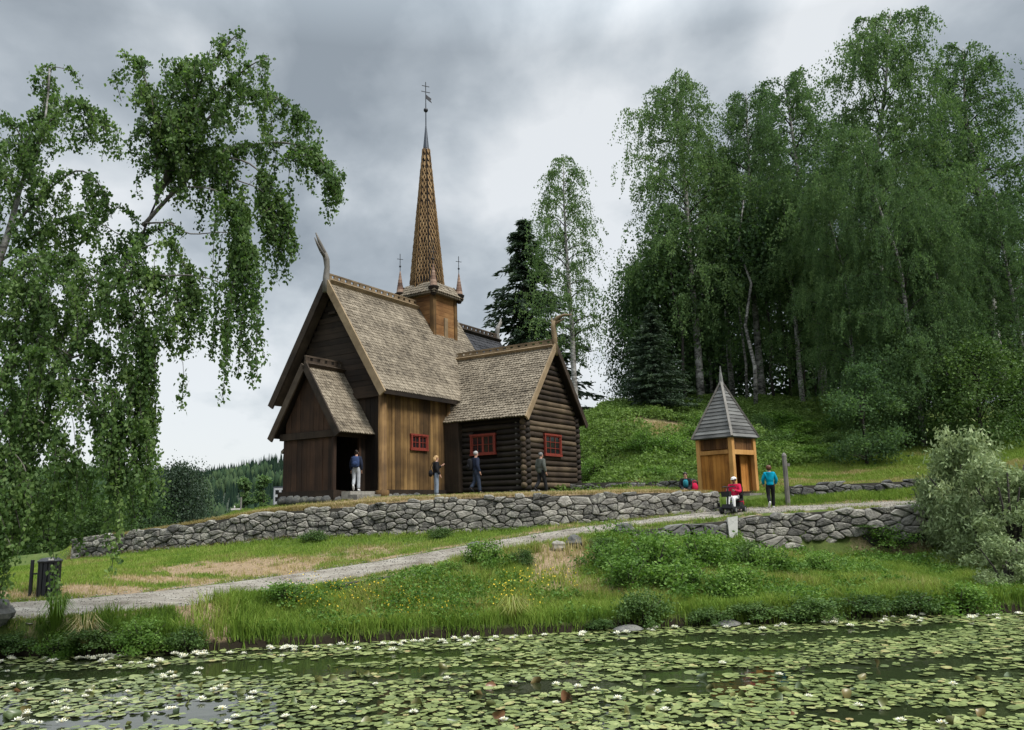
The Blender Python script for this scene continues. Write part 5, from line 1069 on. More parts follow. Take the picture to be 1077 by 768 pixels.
# ---- drooping birches on the left shore: limbs laid out by eye, all in real depth
M['bark_grey'] = mat_plain('grey birch bark', (.13, .12, .105), .9, .6, 7, .3)
def weeping(name, label, stem, limbs, seed, leaf=.078, bark='birch_bark', r0=.2):
    rng = np.random.default_rng(seed); S = [Vector(at(*p)) for p in stem]; g = gz(S[0].x, S[0].y); S[0].z = max(g, -.2) - .2
    root = empty(name, tuple(S[0]), label, 'tree', 0, None); o = S[0]; mb = MB(); n = len(S)
    def smooth(P, k=4):
        P = [Vector(p) for p in P]; out_ = []
        for i in range(len(P) - 1):
            a, b2, c2, d2 = P[max(i - 1, 0)], P[i], P[i + 1], P[min(i + 2, len(P) - 1)]
            for t in np.linspace(0, 1, k, endpoint=False): out_.append(.5 * ((2 * b2) + (c2 - a) * t + (2 * a - 5 * b2 + 4 * c2 - d2) * t * t + (3 * b2 - a - 3 * c2 + d2) * t ** 3))
        return out_ + [P[-1]]
    sm = smooth(S); mb.tube([p - o for p in sm], [max(.02, r0 * (1 - i / len(sm)) ** 1.3) for i in range(len(sm))], 10, .5); mb.build('trunk', M[bark], root, True)
    lm, tw = MB(), MB(); LP, LV = [], []
    for pts, (h0, h1), dens, spread, rl, twist in limbs:
        L = smooth([at(*p) for p in pts]); lm.tube([p - o for p in L], [max(.008, rl * (1 - .85 * i / len(L))) for i in range(len(L))], 7, .4)
        A = np.array([tuple(p) for p in L]); seg = np.linalg.norm(np.diff(A, axis=0), axis=1); cum = np.concatenate([[0], np.cumsum(seg)]); N_ = max(2, int(cum[-1] * dens * (.50 if pts[0][1] > 345 else .66)))
        for i in range(N_):
            s = rng.uniform(twist, 1) * cum[-1]; q = np.array([np.interp(s, cum, A[:, k]) for k in range(3)]); sd_ = rng.normal(size=3) * np.array([spread, spread * 1.3, spread * .45]); sd_[2] += .08
            hl = rng.uniform(h0, h1) * (1 if rng.random() > .18 else .5); dr_ = rng.normal(size=3) * .12 * hl; dr_[2] = 0; m_ = int(hl * 34 + 12); u = np.linspace(0, 1, m_)[:, None]
            c = q + sd_ * np.minimum(1, u * 2.2) * (1 - .15 * u) + np.array([0, 0, -1]) * hl * np.maximum(u - .08, 0) ** 1.2 + dr_ * u + np.sin(u * 6 + rng.uniform(0, 6)) * .05 * np.array([1, .7, 0])
            cs = c[:: max(1, m_ // 7)]; tw.tube([Vector(p) - o for p in cs], .006, 3, .3, False)
            # leafy clumps along the twig rather than an even string
            dens_u = .35 + .9 * (np.sin(u[:, 0] * rng.uniform(5, 11) + rng.uniform(0, 6)) > -.35); kp = rng.random(m_) < dens_u; pts_ = np.repeat(c[kp], 4, 0); pts_ = pts_ + rng.normal(size=pts_.shape) * np.array([.055, .055, .05])
            LP.append(pts_ - np.array(o)); LV.append(np.full(len(pts_), rng.normal(.5, .15)) + rng.normal(size=len(pts_)) * .18)
    lm.build('limbs', M['bark_grey'], root, True); tw.build('twigs', M['bark'], root)
    link_mesh('crown', leaf_mesh('crown', np.concatenate(LP), leaf, np.concatenate(LV), rng, .75, axis=np.array([0, 0, -.6])), M['birch_near'], root); return root
D = 15.2
M['birch_near'] = mat_leaf('near birch leaves', [(.0, (.036, .075, .024)), (.5, (.095, .17, .05)), (1.0, (.20, .295, .095))], .48, .55, .25)
weeping('birch_tree', 'big drooping birch leaning in from the left over the path', [(-95, 690, D), (-75, 560, D), (-35, 478, D + .1), (20, 425, D + .2), (65, 382, D + .3), (108, 318, D + .4), (142, 262, D + .4), (160, 222, D + .4), (172, 195, D + .4)], [
    ([(150, 238, 15.6), (190, 195, 15.6), (230, 165, 15.5), (285, 150, 15.5), (330, 160, 15.4), (350, 195, 15.4)], (.25, 1.2), 15, .24, .045, .25),
    ([(170, 200, 15.6), (200, 150, 15.8), (240, 105, 15.9), (285, 100, 15.9), (320, 125, 15.8)], (.3, 1.35), 16, .3, .04, .15),
    ([(172, 195, 15.6), (190, 130, 15.3), (215, 80, 15.2), (238, 48, 15.2), (250, 36, 15.2)], (.2, .9), 20, .26, .04, .1),
    ([(165, 215, 15.6), (165, 160, 15.2), (160, 110, 15.0), (150, 75, 15.0), (146, 62, 15)], (.2, 1.0), 15, .2, .035, .25),
    ([(190, 150, 15.6), (215, 110, 15.2), (262, 70, 15.1), (282, 62, 15.0)], (.3, 1.2), 16, .26, .03, .1),
    ([(160, 160, 15.3), (185, 90, 15.6), (195, 66, 15.6)], (.3, 1.1), 18, .25, .03, .1),
    ([(230, 165, 15.5), (262, 172, 15.2), (288, 200, 15.2), (300, 235, 15.2)], (.8, 1.55), 13, .14, .025, .5),
    ([(188, 197, 15.6), (226, 200, 15.0), (250, 225, 14.9), (262, 270, 14.9)], (2.0, 3.4), 12, .12, .018, .45),
    ([(200, 185, 15.6), (225, 180, 15.9), (250, 195, 16), (262, 235, 16)], (1.2, 2.6), 9, .14, .018, .3),
    ([(175, 195, 15.6), (205, 165, 16), (225, 160, 16.2)], (.5, 1.3), 16, .25, .02, .1),
    ([(330, 160, 15.4), (345, 180, 15.3), (352, 205, 15.3)], (.2, .6), 14, .1, .012, .2),
    ([(152, 235, 15.6), (178, 235, 15.2), (200, 246, 15), (240, 245, 14.9), (252, 262, 14.9)], (.05, .3), 1.5, .08, .022, .2),
    ([(130, 285, 15.5), (170, 290, 15), (205, 290, 14.9), (235, 300, 14.8), (250, 325, 14.8)], (.05, .3), 1.2, .06, .022, .4),
    ([(140, 265, 15.5), (175, 255, 15.2), (195, 280, 15.2), (205, 320, 15.2)], (.8, 1.9), 11, .14, .016, .4),
    ([(120, 300, 15.5), (150, 285, 15.2), (180, 300, 15), (188, 330, 15)], (.8, 2.0), 12, .16, .016, .3),
    ([(105, 320, 15.5), (130, 320, 15), (150, 345, 14.9), (158, 380, 14.9)], (.8, 2.2), 14, .22, .025, .2),
    ([(70, 378, 15.4), (110, 370, 14.9), (138, 400, 14.8), (150, 445, 14.8)], (1.2, 2.6), 12, .15, .025, .3),
    ([(60, 385, 15.4), (70, 340, 15.9), (100, 290, 16.2), (140, 250, 16.3), (175, 240, 16.3)], (.4, 1.3), 13, .26, .02, .1),
    ([(20, 425, 15.3), (60, 405, 14.8), (95, 420, 14.6), (118, 460, 14.6), (125, 490, 14.6)], (1.0, 2.4), 13, .18, .024, .2),
    ([(-10, 455, 15.2), (30, 440, 14.6), (55, 455, 14.5), (75, 500, 14.5)], (1.0, 2.3), 14, .2, .024, .2),
    ([(-30, 478, 15.2), (0, 470, 14.5), (25, 490, 14.4), (35, 540, 14.4)], (.9, 2.0), 14, .2, .024, .2),
    ([(-70, 540, 15.2), (-30, 540, 14.3), (0, 555, 14.1), (14, 580, 14.1)], (.8, 1.4), 12, .14, .018, .3),
    ([(-40, 485, 15.2), (-20, 430, 14.8), (20, 380, 14.5), (50, 370, 14.4)], (.8, 2.3), 17, .35, .03, .1),
    ([(130, 290, 15.5), (150, 330, 15.1), (156, 400, 15.1), (154, 450, 15.1)], (1.2, 2.7), 6, .07, .02, .5),
    ([(75, 372, 15.3), (100, 330, 14.9), (125, 290, 14.8), (150, 255, 14.8)], (.3, 1.1), 14, .2, .012, .05),
    ([(-60, 500, 15.2), (-20, 500, 14.3), (10, 520, 14.2), (22, 560, 14.2)], (.7, 1.5), 14, .2, .02, .2),
    ([(60, 400, 15.2), (95, 400, 14.7), (128, 420, 14.6), (138, 470, 14.6)], (.8, 1.9), 8, .12, .02, .3),
    ([(250, 190, 15.2), (280, 205, 15.1), (292, 250, 15.1)], (.7, 1.5), 8, .1, .015, .4)], 301, bark='bark', r0=.14)
weeping('birch_tree', 'second drooping birch with white upper stem at the left edge', [(-140, 690, 16.2), (-110, 560, 16.3), (-60, 430, 16.3), (-20, 320, 16.3), (8, 248, 16.3), (22, 195, 16.3), (42, 150, 16.3), (50, 105, 16.3), (52, 72, 16.3)], [
    ([(22, 195, 16.3), (45, 140, 16), (70, 110, 15.9), (95, 115, 15.9), (112, 140, 15.9)], (.4, 1.3), 13, .26, .03, .2),
    ([(40, 155, 16.3), (48, 100, 16.6), (55, 72, 16.6), (75, 75, 16.6)], (.2, .9), 14, .2, .025, .1),
    ([(15, 220, 16.3), (0, 170, 16), (-15, 140, 16), (-30, 135, 16)], (.5, 1.4), 14, .3, .03, .15),
    ([(30, 180, 16.3), (20, 140, 16.6), (5, 125, 16.8)], (.4, 1.2), 16, .28, .025, .1),
    ([(5, 250, 16.3), (40, 210, 15.9), (80, 180, 15.8), (105, 195, 15.8), (118, 230, 15.8)], (.5, 1.4), 11, .24, .03, .2),
    ([(-5, 280, 16.3), (40, 245, 16.6), (90, 230, 16.8), (130, 250, 16.8)], (.6, 1.6), 11, .3, .03, .2),
    ([(-10, 300, 16.3), (30, 275, 15.6), (70, 270, 15.4), (105, 300, 15.4)], (.8, 2.4), 15, .35, .03, .15),
    ([(-20, 320, 16.3), (10, 300, 16), (40, 310, 15.5), (60, 345, 15.4)], (1.0, 2.6), 15, .35, .03, .1),
    ([(0, 260, 16.3), (-20, 220, 16), (-50, 210, 15.8)], (.6, 1.8), 12, .35, .03, .1),
    ([(-40, 370, 16.3), (0, 345, 15.8), (35, 350, 15.4), (75, 375, 15.3)], (1.0, 2.8), 14, .35, .03, .15),
    ([(-60, 430, 16.3), (-20, 400, 15.7), (15, 410, 15.2), (30, 440, 15.2)], (1.0, 2.6), 13, .3, .03, .15)], 302, r0=.16)
# ------------------------------------------------------------------ shrubs
def shrub_parts(seed, H, R, leaf, n, mat, lobes=26, flat=.0, asp=.6, base=.0, sg=.2):
    rng = np.random.default_rng(seed); mb = MB()
    for i in range(9):
        a = rng.uniform(0, 6.28); q = R * rng.uniform(.3, .8); mb.tube([(0, 0, -.1), (q * .4 * math.cos(a), q * .4 * math.sin(a), H * .4), (q * math.cos(a), q * math.sin(a), H * rng.uniform(.6, .95))], [.022 * H, .014 * H, .006 * H], 5)
    st = mb.build('stems', M['bark'], None, True); C = []
    for i in range(lobes):
        z = rng.uniform(.05 + base, 1); rr = R * math.sqrt(max(0, 1 - (z * .92) ** 2)) * rng.uniform(.3, 1.05); a = rng.uniform(0, 6.28); C.append((rr * math.cos(a), rr * math.sin(a), z * H * rng.uniform(.75, 1.0), rng.normal(.5, .17)))
    C = np.array(C); w = rng.integers(0, lobes, n); off = rng.normal(size=(n, 3)) * R * sg; off[:, 2] *= .75; P = C[w, :3] + off; P[:, 2] = np.maximum(P[:, 2], .02)
    return st, link_mesh('foliage', leaf_mesh('foliage', P, leaf, C[w, 3] + rng.normal(size=n) * .16, rng, asp, .3), M[mat])
SK = {'bush': lambda: shrub_parts(101, 1.0, .75, .085, 3600, 'shrub'), 'bush_b': lambda: shrub_parts(102, 1.0, .8, .08, 3600, 'shrub', 20), 'dark': lambda: shrub_parts(103, 1.0, .75, .075, 4200, 'shrub_dark', 30), 'willow': lambda: shrub_parts(104, 4.0, 1.9, .2, 12000, 'willow', 64, asp=.36, sg=.125), 'willow_b': lambda: shrub_parts(105, 3.0, 1.7, .2, 6000, 'willow', 34, sg=.125, asp=.36)}
SH = {'bush': (1.0, 1.5), 'bush_b': (1.0, 1.6), 'dark': (1.0, 1.5), 'willow': (4.0, 3.9), 'willow_b': (3.0, 3.5)}
def shrub(kind, px, base, top, wpx, label, group=None, rz=None, name='shrub', depth=None):
    h = hit(px, base) if depth is None else np.array([*at(px, base, depth)[:2], 0]); h[2] = gz(h[0], h[1]); k = (at(px, top, h[1])[2] - h[2]) / SH[kind][0]; kw = wpx / FPX * h[1] / SH[kind][1]; loc = (h[0], h[1], h[2] - .05)
    key = 'shrub_' + kind; rz = px * .37 if rz is None else rz
    if key in PROTO: return copy_thing(PROTO[key], loc, rz, (kw, kw, max(k, .15)), label, group)
    root = empty(name, loc, label, 'shrub', rz, group); root.scale = (kw, kw, max(k, .15))
    for p in SK[kind](): p.parent = root
    PROTO[key] = root; return root
G1 = 'leafy bushes on the bank below the path'
for a in [('bush', 640, 600, 571, 62, 'leftmost bright bush of the leafy bank beside the bare slope'), ('bush_b', 690, 606, 562, 84, 'large bright bush in the middle of the leafy bank'), ('bush', 738, 603, 559, 74, 'bright bush of the leafy bank left of the white stone slab'), ('bush_b', 662, 622, 586, 70, 'lower bright bush of the leafy bank above the dark shore bush'),
          ('bush', 715, 628, 590, 76, 'lower bright bush in the middle of the leafy bank'), ('dark', 788, 598, 566, 44, 'dark green bush right of the white stone slab'), ('bush', 815, 606, 574, 56, 'bright bush under the left boulders of the low wall'), ('bush_b', 770, 628, 594, 66, 'bright bush low on the bank under the white stone slab'), ('bush', 862, 604, 580, 46, 'small bright bush under the right boulders of the low wall'), ('dark', 632, 580, 563, 34, 'dark bush with rocks just under the path edge')]:
    shrub(*a, group=G1)
shrub('bush_b', 932, 578, 552, 56, 'bright bush against the right end of the low boulder wall', G1); shrub('dark', 905, 566, 552, 30, 'small dark bush at the foot of the low boulder wall', G1)
G2 = 'dark shrubs along the waterline'
for a in [('dark', 677, 660, 618, 58, 'tall dark bush at the waterline below the leafy bank'), ('dark', 745, 656, 636, 46, 'small dark shrub at the waterline left of the long dark row'), ('dark', 795, 655, 630, 62, 'dark shrub at the left end of the long shoreline row'), ('dark', 850, 652, 624, 70, 'dark shrub in the middle of the long shoreline row'), ('dark', 905, 649, 622, 66, 'dark shrub right of the middle of the shoreline row'), ('dark', 958, 646, 618, 60, 'dark shrub at the right end of the shoreline row'), ('bush', 1010, 643, 612, 60, 'light green shrub at the waterline below the willow'), ('dark', 630, 663, 648, 34, 'lowest little shrub at the waterline left of the tall dark bush')]:
    shrub(*a, group=G2)
G3 = 'low bushes beside the gravel path'
for a in [('bush', 512, 600, 567, 44, 'round green bush at the lower edge of the path'), ('dark', 549, 597, 575, 26, 'small dark bush beside the bare slope by the path'), ('bush', 476, 606, 589, 40, 'low green bush under the path left of the round bush'), ('bush_b', 305, 637, 611, 66, 'wide leafy clump on the bank above the yellow flowers'), ('bush_b', 445, 611, 594, 50, 'low clump of greenery growing over the stone edging'), ('bush_b', 352, 628, 610, 44, 'low leafy clump below the left end of the stone edging'), ('dark', 330, 570, 556, 30, 'small dark bush at the foot of the long wall'), ('dark', 462, 566, 553, 26, 'tiny dark bush against the foot of the long wall')]:
    shrub(*a, group=G3)
G4 = 'shrubs in the tall grass on the left shore'
for a in [('dark', 100, 690, 655, 62, 'dark shrub in the tall grass of the left shore'), ('bush', 150, 688, 650, 58, 'bright leafy shrub on the left shore'), ('dark', 195, 685, 655, 46, 'dark shrub on the left shore next to the dirt trail'), ('bush_b', 62, 690, 664, 46, 'low bright shrub on the left shore'), ('dark', 15, 692, 662, 50, 'dark shrub at the left edge on the shore')]:
    shrub(*a, group=G4)
G5 = 'silver willows on the right bank'
for a in [('willow', 1022, 580, 446, 100, 'tall silver grey willow on the right bank', None, 29.5), ('willow', 1068, 610, 470, 110, 'silver willow at the right edge hanging over the bank', None, 27), ('willow_b', 978, 556, 496, 42, 'small silver willow in front of the low dark wall', None, 31.5), ('willow_b', 1062, 640, 556, 84, 'low silver willow branches over the water at the right edge', None, 23.5), ('willow_b', 1040, 560, 490, 80, 'silver willow behind the tall one', None, 33)]:
    k, px, b_, t_, w_, lb, _, dp = a; shrub(k, px, b_, t_, w_, lb, G5, None, 'willow_shrub', dp)

rs = random.Random(77)
for k in range(26):
    px, py = rs.uniform(615, 880), rs.uniform(446, 506)
    if 725 < px < 800 and py > 470 or (px > 790 and py > 485): continue
    shrub(rs.choice(['bush', 'bush_b', 'dark', 'bush']), px, py, py - rs.uniform(12, 24), rs.uniform(24, 52), 'green bush among the undergrowth of the hillside below the grove', 'bushes on the hillside')
# ------------------------------------------------------------------ grass and undergrowth
M['grass'] = mat_leaf('grass blades', [(.0, (.05, .095, .016)), (.3, (.14, .235, .034)), (.6, (.235, .315, .06)), (.8, (.26, .25, .09)), (1.0, (.46, .37, .21))], .3, .6, .15, (1, 1, .6))
def blades(name, x, y, h, v, label, rng, w=.014, lean=.35, per=5, spread=.07, down=None):
    n = len(x); X = np.repeat(x, per) + rng.normal(size=n * per) * spread; Y = np.repeat(y, per) + rng.normal(size=n * per) * spread; Z = ground(X, Y) - .02
    Hh = np.repeat(h, per) * rng.uniform(.5, 1.2, n * per); a = rng.uniform(0, 2 * PI, n * per); L = Hh * np.abs(rng.normal(0, lean, n * per)); b2 = rng.uniform(0, 2 * PI, n * per); ww = w * (.7 + .9 * Hh)
    D = np.stack([np.cos(a) * L, np.sin(a) * L, Hh], 1)
    if down is not None: D = D + np.array(down)[None] * Hh[:, None]
    S = np.stack([np.cos(b2) * ww, np.sin(b2) * ww, 0 * ww], 1); P = np.stack([X, Y, Z], 1); Mid = P + D * np.array([.32, .32, .58])
    V = np.stack([P - S, P + S, Mid + S * .75, Mid - S * .75, P + D], 1).reshape(-1, 3); i = np.arange(n * per) * 5
    F4 = np.stack([i, i + 1, i + 2, i + 3], 1); F3 = np.stack([i + 3, i + 2, i + 4], 1); vv = np.repeat(np.clip(np.repeat(v, per) + rng.normal(size=n * per) * .1, 0, 1), 5)
    o = link_mesh(name, np_mesh(name, V, [F4, F3], vv), M['grass']); return tag(o, label, None, None, 'stuff')
rng = np.random.default_rng(500)
def scatter(n, x0, x1, y0, y1): return rng.uniform(x0, x1, n), rng.uniform(y0, y1, n)
# tall bank grass, between the water and the path
x, y = scatter(165000, -16, 27, 13, 32.5); ys, yn = y_shore(x), y_near(x); ok = (y > ys + .02) & (y < yn - .05) & (np.abs(x / y) < .85); x, y = x[ok], y[ok]; d = dryness(x, y); ok = (rng.random(len(x)) > d * .92) & ~((x > at(352, 614, 22.8)[0]) & (x < at(462, 594, 24.7)[0]) & (y > y_near(x) - .75)) & ~((x > at(775, 545, 30.4)[0]) & (x < at(985, 530, 31.8)[0]) & (y > y_near(x) - .55)); x, y, d = x[ok], y[ok], d[ok]
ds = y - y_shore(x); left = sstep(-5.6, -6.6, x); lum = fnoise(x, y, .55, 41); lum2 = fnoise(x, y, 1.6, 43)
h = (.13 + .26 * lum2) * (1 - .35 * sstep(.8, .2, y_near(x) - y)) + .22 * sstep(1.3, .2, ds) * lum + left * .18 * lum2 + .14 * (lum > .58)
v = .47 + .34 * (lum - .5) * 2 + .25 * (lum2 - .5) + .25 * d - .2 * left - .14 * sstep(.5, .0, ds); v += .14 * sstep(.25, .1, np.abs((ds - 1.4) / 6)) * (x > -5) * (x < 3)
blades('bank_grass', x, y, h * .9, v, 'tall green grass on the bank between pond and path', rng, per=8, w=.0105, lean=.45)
# short grass between path and wall
x, y = scatter(60000, -18, 12, 19, 33); yw = np.where(x < WX0, 36, y_wall(x)); ok = (y > y_far(x) + .05) & (y < yw - .05) & (np.abs(x / y) < .70); x, y = x[ok], y[ok]; d = dryness(x, y); ok = rng.random(len(x)) > d * .85; x, y, d = x[ok], y[ok], d[ok]
l2 = fnoise(x, y, 1.1, 45); blades('slope_grass', x, y, .06 + .10 * l2 + .1 * sstep(.5, .0, np.where(x < WX0, 36, y_wall(x)) - y), .40 + .7 * (l2 - .5) + .5 * d + .05, 'short mown grass on the slope below the long stone wall', rng, per=6, spread=.06)
# dry grass on top of the wall and the terrace
x = rng.uniform(WX0 - .3, WX1, 9000); y = y_wall(x) + rng.uniform(.02, .75, 9000); near_left = sstep(-5, -9, x); keep = rng.random(9000) < .35 + .65 * near_left; x, y = x[keep], y[keep]
blades('wall_top_grass', x, y, .10 + .13 * sstep(-5, -9, x) + .07 * rng.random(len(x)), np.full(len(x), .98), 'dry straw coloured grass along the top of the long wall', rng, per=5, down=(0, -.45, -.25))
x, y = scatter(26000, -19, 9, 30, 44); ok = np.where(x > WX0, y > y_wall(x) + .5, y > 33); x, y = x[ok], y[ok]; d = dryness(x, y); blades('terrace_grass', x, y, .08 + .06 * rng.random(len(x)), .55 + .5 * d, 'short dry grass on the terrace round the church', rng, per=5)
# lawn and undergrowth of the hill
x, y = scatter(45000, 6, 34, 33, 50); ok = (y > np.interp(x, [6, 8, 11.2, 12, 17, 34], [38, 37.5, 34.5, 34.9, 35.6, 33])) & (np.abs(x / y) < .72); x, y = x[ok], y[ok]; d = dryness(x, y); l2 = fnoise(x, y, .5, 47); blades('lawn', x, y, .10 + .12 * l2, .45 + .4 * (l2 - .5) + .45 * d, 'grassy lawn on the lower hill right of the hut', rng, per=5, w=.02, spread=.1)
x, y = scatter(9000, 8.3, 18, 31.5, 36); ok = (y > y_far(x) + .15) & (y < np.interp(x, [8.3, 11, 11.6, 12.5, 18], [33.4, 33.6, 34.2, 34.4, 35.1])) & (np.hypot(x - 9.6, y - 35.8) > 1.9); x, y = x[ok], y[ok]; l2 = fnoise(x, y, 1.2, 49); blades('verge_grass', x, y, .10 + .22 * l2, .35 + .5 * (l2 - .5), 'rough grass on the verge between the path and the dark low wall', rng, per=6, spread=.08)
n = 34000; x, y = scatter(n, 1.5, 27, 37.2, 60); lum = fnoise(x, y, .42, 51); lum2 = fnoise(x, y, 1.3, 53)
px_ = x / y * FPX + 538; lawn = (px_ > 795) & (y < np.interp(px_, [795, 850, 900, 960], [42.5, 43.5, 45, 46])); ok = (np.abs(px_ - 720) < 260) & ~lawn & (dryness(x, y) < .5 + rng.random(n) * .3) & (lum2 > .22); x, y, lum, lum2 = x[ok], y[ok], lum[ok], lum2[ok]
k = 9; hp = .12 + 1.5 * np.maximum(lum - .4, 0) + .8 * np.maximum(lum2 - .42, 0); X = np.repeat(x, k) + rng.normal(size=len(x) * k) * .16; Y = np.repeat(y, k) + rng.normal(size=len(x) * k) * .16; hz = np.repeat(hp, k) * rng.uniform(.15, 1.1, len(X)); P = np.stack([X, Y, ground(X, Y) + hz], 1)
lv = np.repeat(.36 + .5 * (lum2 - .5) + .35 * (lum - .5) + rng.normal(size=len(x)) * .1, k) + .25 * (rng.uniform(0, 1, len(X)) - .4)
o = link_mesh('undergrowth', leaf_mesh('undergrowth', P, .17, lv, rng, .6, .3), mat_leaf('hill ferns', [(.0, (.06, .105, .026)), (.5, (.15, .235, .06)), (1.0, (.26, .34, .11))], .4, .7, .12, world_var=.5)); tag(o, 'dense green undergrowth covering the hillside below the grove', None, None, 'stuff')
# broad weeds mixed into the bank
x, y = scatter(34000, -15, 24, 14, 32); lum = fnoise(x, y, .7, 57); ok = (y > y_shore(x) + .15) & (y < y_near(x) - .6) & (lum > .47 - .09 * (x > 5)) & (np.abs(x / y) < .7) & (dryness(x, y) < .4); x, y, lum = x[ok], y[ok], lum[ok]
k = 10; X = np.repeat(x, k) + rng.normal(size=len(x) * k) * .11; Y = np.repeat(y, k) + rng.normal(size=len(x) * k) * .11; hz = np.repeat(.16 + 1.2 * np.maximum(lum - .46, 0), k) * rng.uniform(.2, 1.1, len(X)); P = np.stack([X, Y, ground(X, Y) + hz], 1)
o = link_mesh('weeds', leaf_mesh('weeds', P, .085, np.repeat(rng.normal(.45, .2, len(x)), k) + rng.normal(size=len(X)) * .12, rng, .6, .3), M['shrub']); tag(o, 'leafy weeds growing through the bank grass', None, None, 'stuff')
# buttercups
x, y = scatter(9000, -8, 6, 18, 26); lum = fnoise(x, y, .8, 59); px_ = x / y * FPX + 538; ds = y - y_shore(x); ok = (ds > .4) & (ds < 3.2) & (px_ > 300) & (px_ < 600) & (lum > .55); x, y = x[ok], y[ok]; P = np.stack([x, y, ground(x, y) + rng.uniform(.28, .5, len(x))], 1)
o = link_mesh('buttercups', leaf_mesh('buttercups', P, .035, np.full(len(x), .5), rng, 1.0, .7), mat_plain('yellow petals', (.62, .44, .02), .6, .1)); tag(o, 'yellow buttercups dotted through the bank grass', None, None, 'stuff')
# grass creeping over the path edges, pebbles on the gravel
x = rng.uniform(-17, 22, 9000); e = rng.random(9000) < .5; y = np.where(e, y_near(x), y_far(x)) + np.where(e, 1, -1) * np.abs(rng.normal(0, .16, 9000)); ok = (fnoise(x, y * 0 + e, 1.4, 95) > .42) & (np.abs(x / y) < .7); x, y = x[ok], y[ok]
blades('path_edge_grass', x, y, .05 + .09 * rng.random(len(x)), rng.uniform(.25, .95, len(x)), 'ragged grass creeping over the edges of the gravel path', rng, per=5, w=.01, spread=.06)
x = rng.uniform(-17, 22, 9000); t = rng.random(9000); y = y_near(x) + (y_far(x) - y_near(x)) * (.03 + .94 * np.where(rng.random(9000) < .5, t, np.round(t * 3) / 3 + rng.normal(0, .06, 9000)).clip(0, 1)); z = ground(x, y) + .035; s_ = rng.uniform(.006, .024, 9000)
O_ = np.array([[1, 0, 0], [0, 1, 0], [-1, 0, 0], [0, -1, 0], [0, 0, .8], [0, 0, -.8]]); V = np.stack([x, y, z], 1)[:, None] + O_[None] * s_[:, None, None] * rng.uniform(.7, 1.4, (9000, 6, 1)); F = (np.array([[0, 1, 4], [1, 2, 4], [2, 3, 4], [3, 0, 4], [1, 0, 5], [2, 1, 5], [3, 2, 5], [0, 3, 5]])[None] + (np.arange(9000) * 6)[:, None, None]).reshape(-1, 3)
o = link_mesh('path_pebbles', np_mesh('path_pebbles', V.reshape(-1, 3), F, np.repeat(rng.random(9000), 6)), mat_plain('loose pebbles', (.23, .215, .185), .9, .55, 3, vamt=.9)); tag(o, 'loose pebbles lying on the gravel path', None, None, 'stuff')
# pale sedge tussocks
for px, py, lb in ((540, 655, 'pale straw tussock of sedge arching over the waterline'), (88, 690, 'tan dead sedge tussock hanging over the left waterline'), (58, 668, 'tall green tussock of grass on the left shore')):
    h = hit(px, py); n = 80; a = rng.uniform(0, 2 * PI, n); L = rng.uniform(.25, .6, n); Hh = rng.uniform(.3, .65, n); V, F = [], []
    for i in range(n):
        d = np.array([math.cos(a[i]), math.sin(a[i]), 0]); s = np.array([-d[1], d[0], 0]) * .009; p = d * .08; m_ = p + d * L[i] * .35 + np.array([0, 0, Hh[i]]); e = p + d * L[i] + np.array([0, 0, Hh[i] * .55]); b0 = len(V); V += [p - s, p + s, m_ + s, m_ - s, e]; F.append((b0, b0 + 1, b0 + 2, b0 + 3)); F.append((b0 + 3, b0 + 2, b0 + 4, b0 + 4))
    vv = .2 if 'tall green' in lb else (.7 if 'pale' in lb else .9); V = np.array(V); F = [f for f in F]
    o = link_mesh('grass_tussock', np_mesh('grass_tussock', V, [np.array([f for f in F if f[2] != f[3]]), np.array([f[:3] for f in F if f[2] == f[3]])], np.clip(rng.normal(vv, .08, len(V)), 0, 1)), M['grass']); o.location = tuple(h); o.scale = (1, 1, 1.35 if 'tall' in lb else 1); tag(o, lb, 'grass tuft')
# ------------------------------------------------------------------ lily pond
def pad_mat(name, stops, rough=.38):
    m, nt, out = new_mat(name); b = N(nt, 'ShaderNodeBsdfPrincipled', Roughness=rough); b.inputs['Specular IOR Level'].default_value = .55
    oi = nt.nodes.new('ShaderNodeObjectInfo'); c = coords(nt); n = noise_n(nt, nt.nodes.new('ShaderNodeNewGeometry').outputs['Position'], 9, 4, .6)
    f = math_n(nt, 'ADD', math_n(nt, 'ADD', attr(nt), math_n(nt, 'MULTIPLY', math_n(nt, 'SUBTRACT', oi.outputs['Random'], .5), .55)), math_n(nt, 'MULTIPLY', math_n(nt, 'SUBTRACT', n, .5), .35))
    nt.links.new(ramp(nt, f, stops), b.inputs['Base Color']); nt.links.new(b.outputs[0], out.inputs[0]); return m
M['pad'] = pad_mat('lily pad', [(.0, (.055, .08, .024)), (.3, (.13, .165, .05)), (.6, (.21, .25, .085)), (.85, (.31, .33, .13)), (.97, (.27, .18, .08))])
M['pad_up'] = pad_mat('curled lily leaf', [(.0, (.02, .035, .012)), (.4, (.07, .10, .03)), (.7, (.14, .13, .04)), (1.0, (.16, .075, .035))])
M['petal'] = mat_plain('white petals', (.74, .74, .62), .5, .05); M['stamen'] = mat_plain('yellow stamens', (.7, .42, .04), .6, .1)
rng = np.random.default_rng(900)
def pad_shape(r, n=13, seed=0):
    q = np.random.default_rng(seed); a = np.linspace(.16, 2 * PI - .16, n); rr = r * (1 + .04 * np.sin(3 * a + q.uniform(0, 6)) + q.normal(size=n) * .015); edge = np.stack([rr * np.cos(a), rr * np.sin(a), q.normal(size=n) * .006 + .006], 1)
    V = np.concatenate([[[r * .08, 0, 0]], edge]); F = [(0, i, i + 1) for i in range(1, n)]; return V, np.array(F)
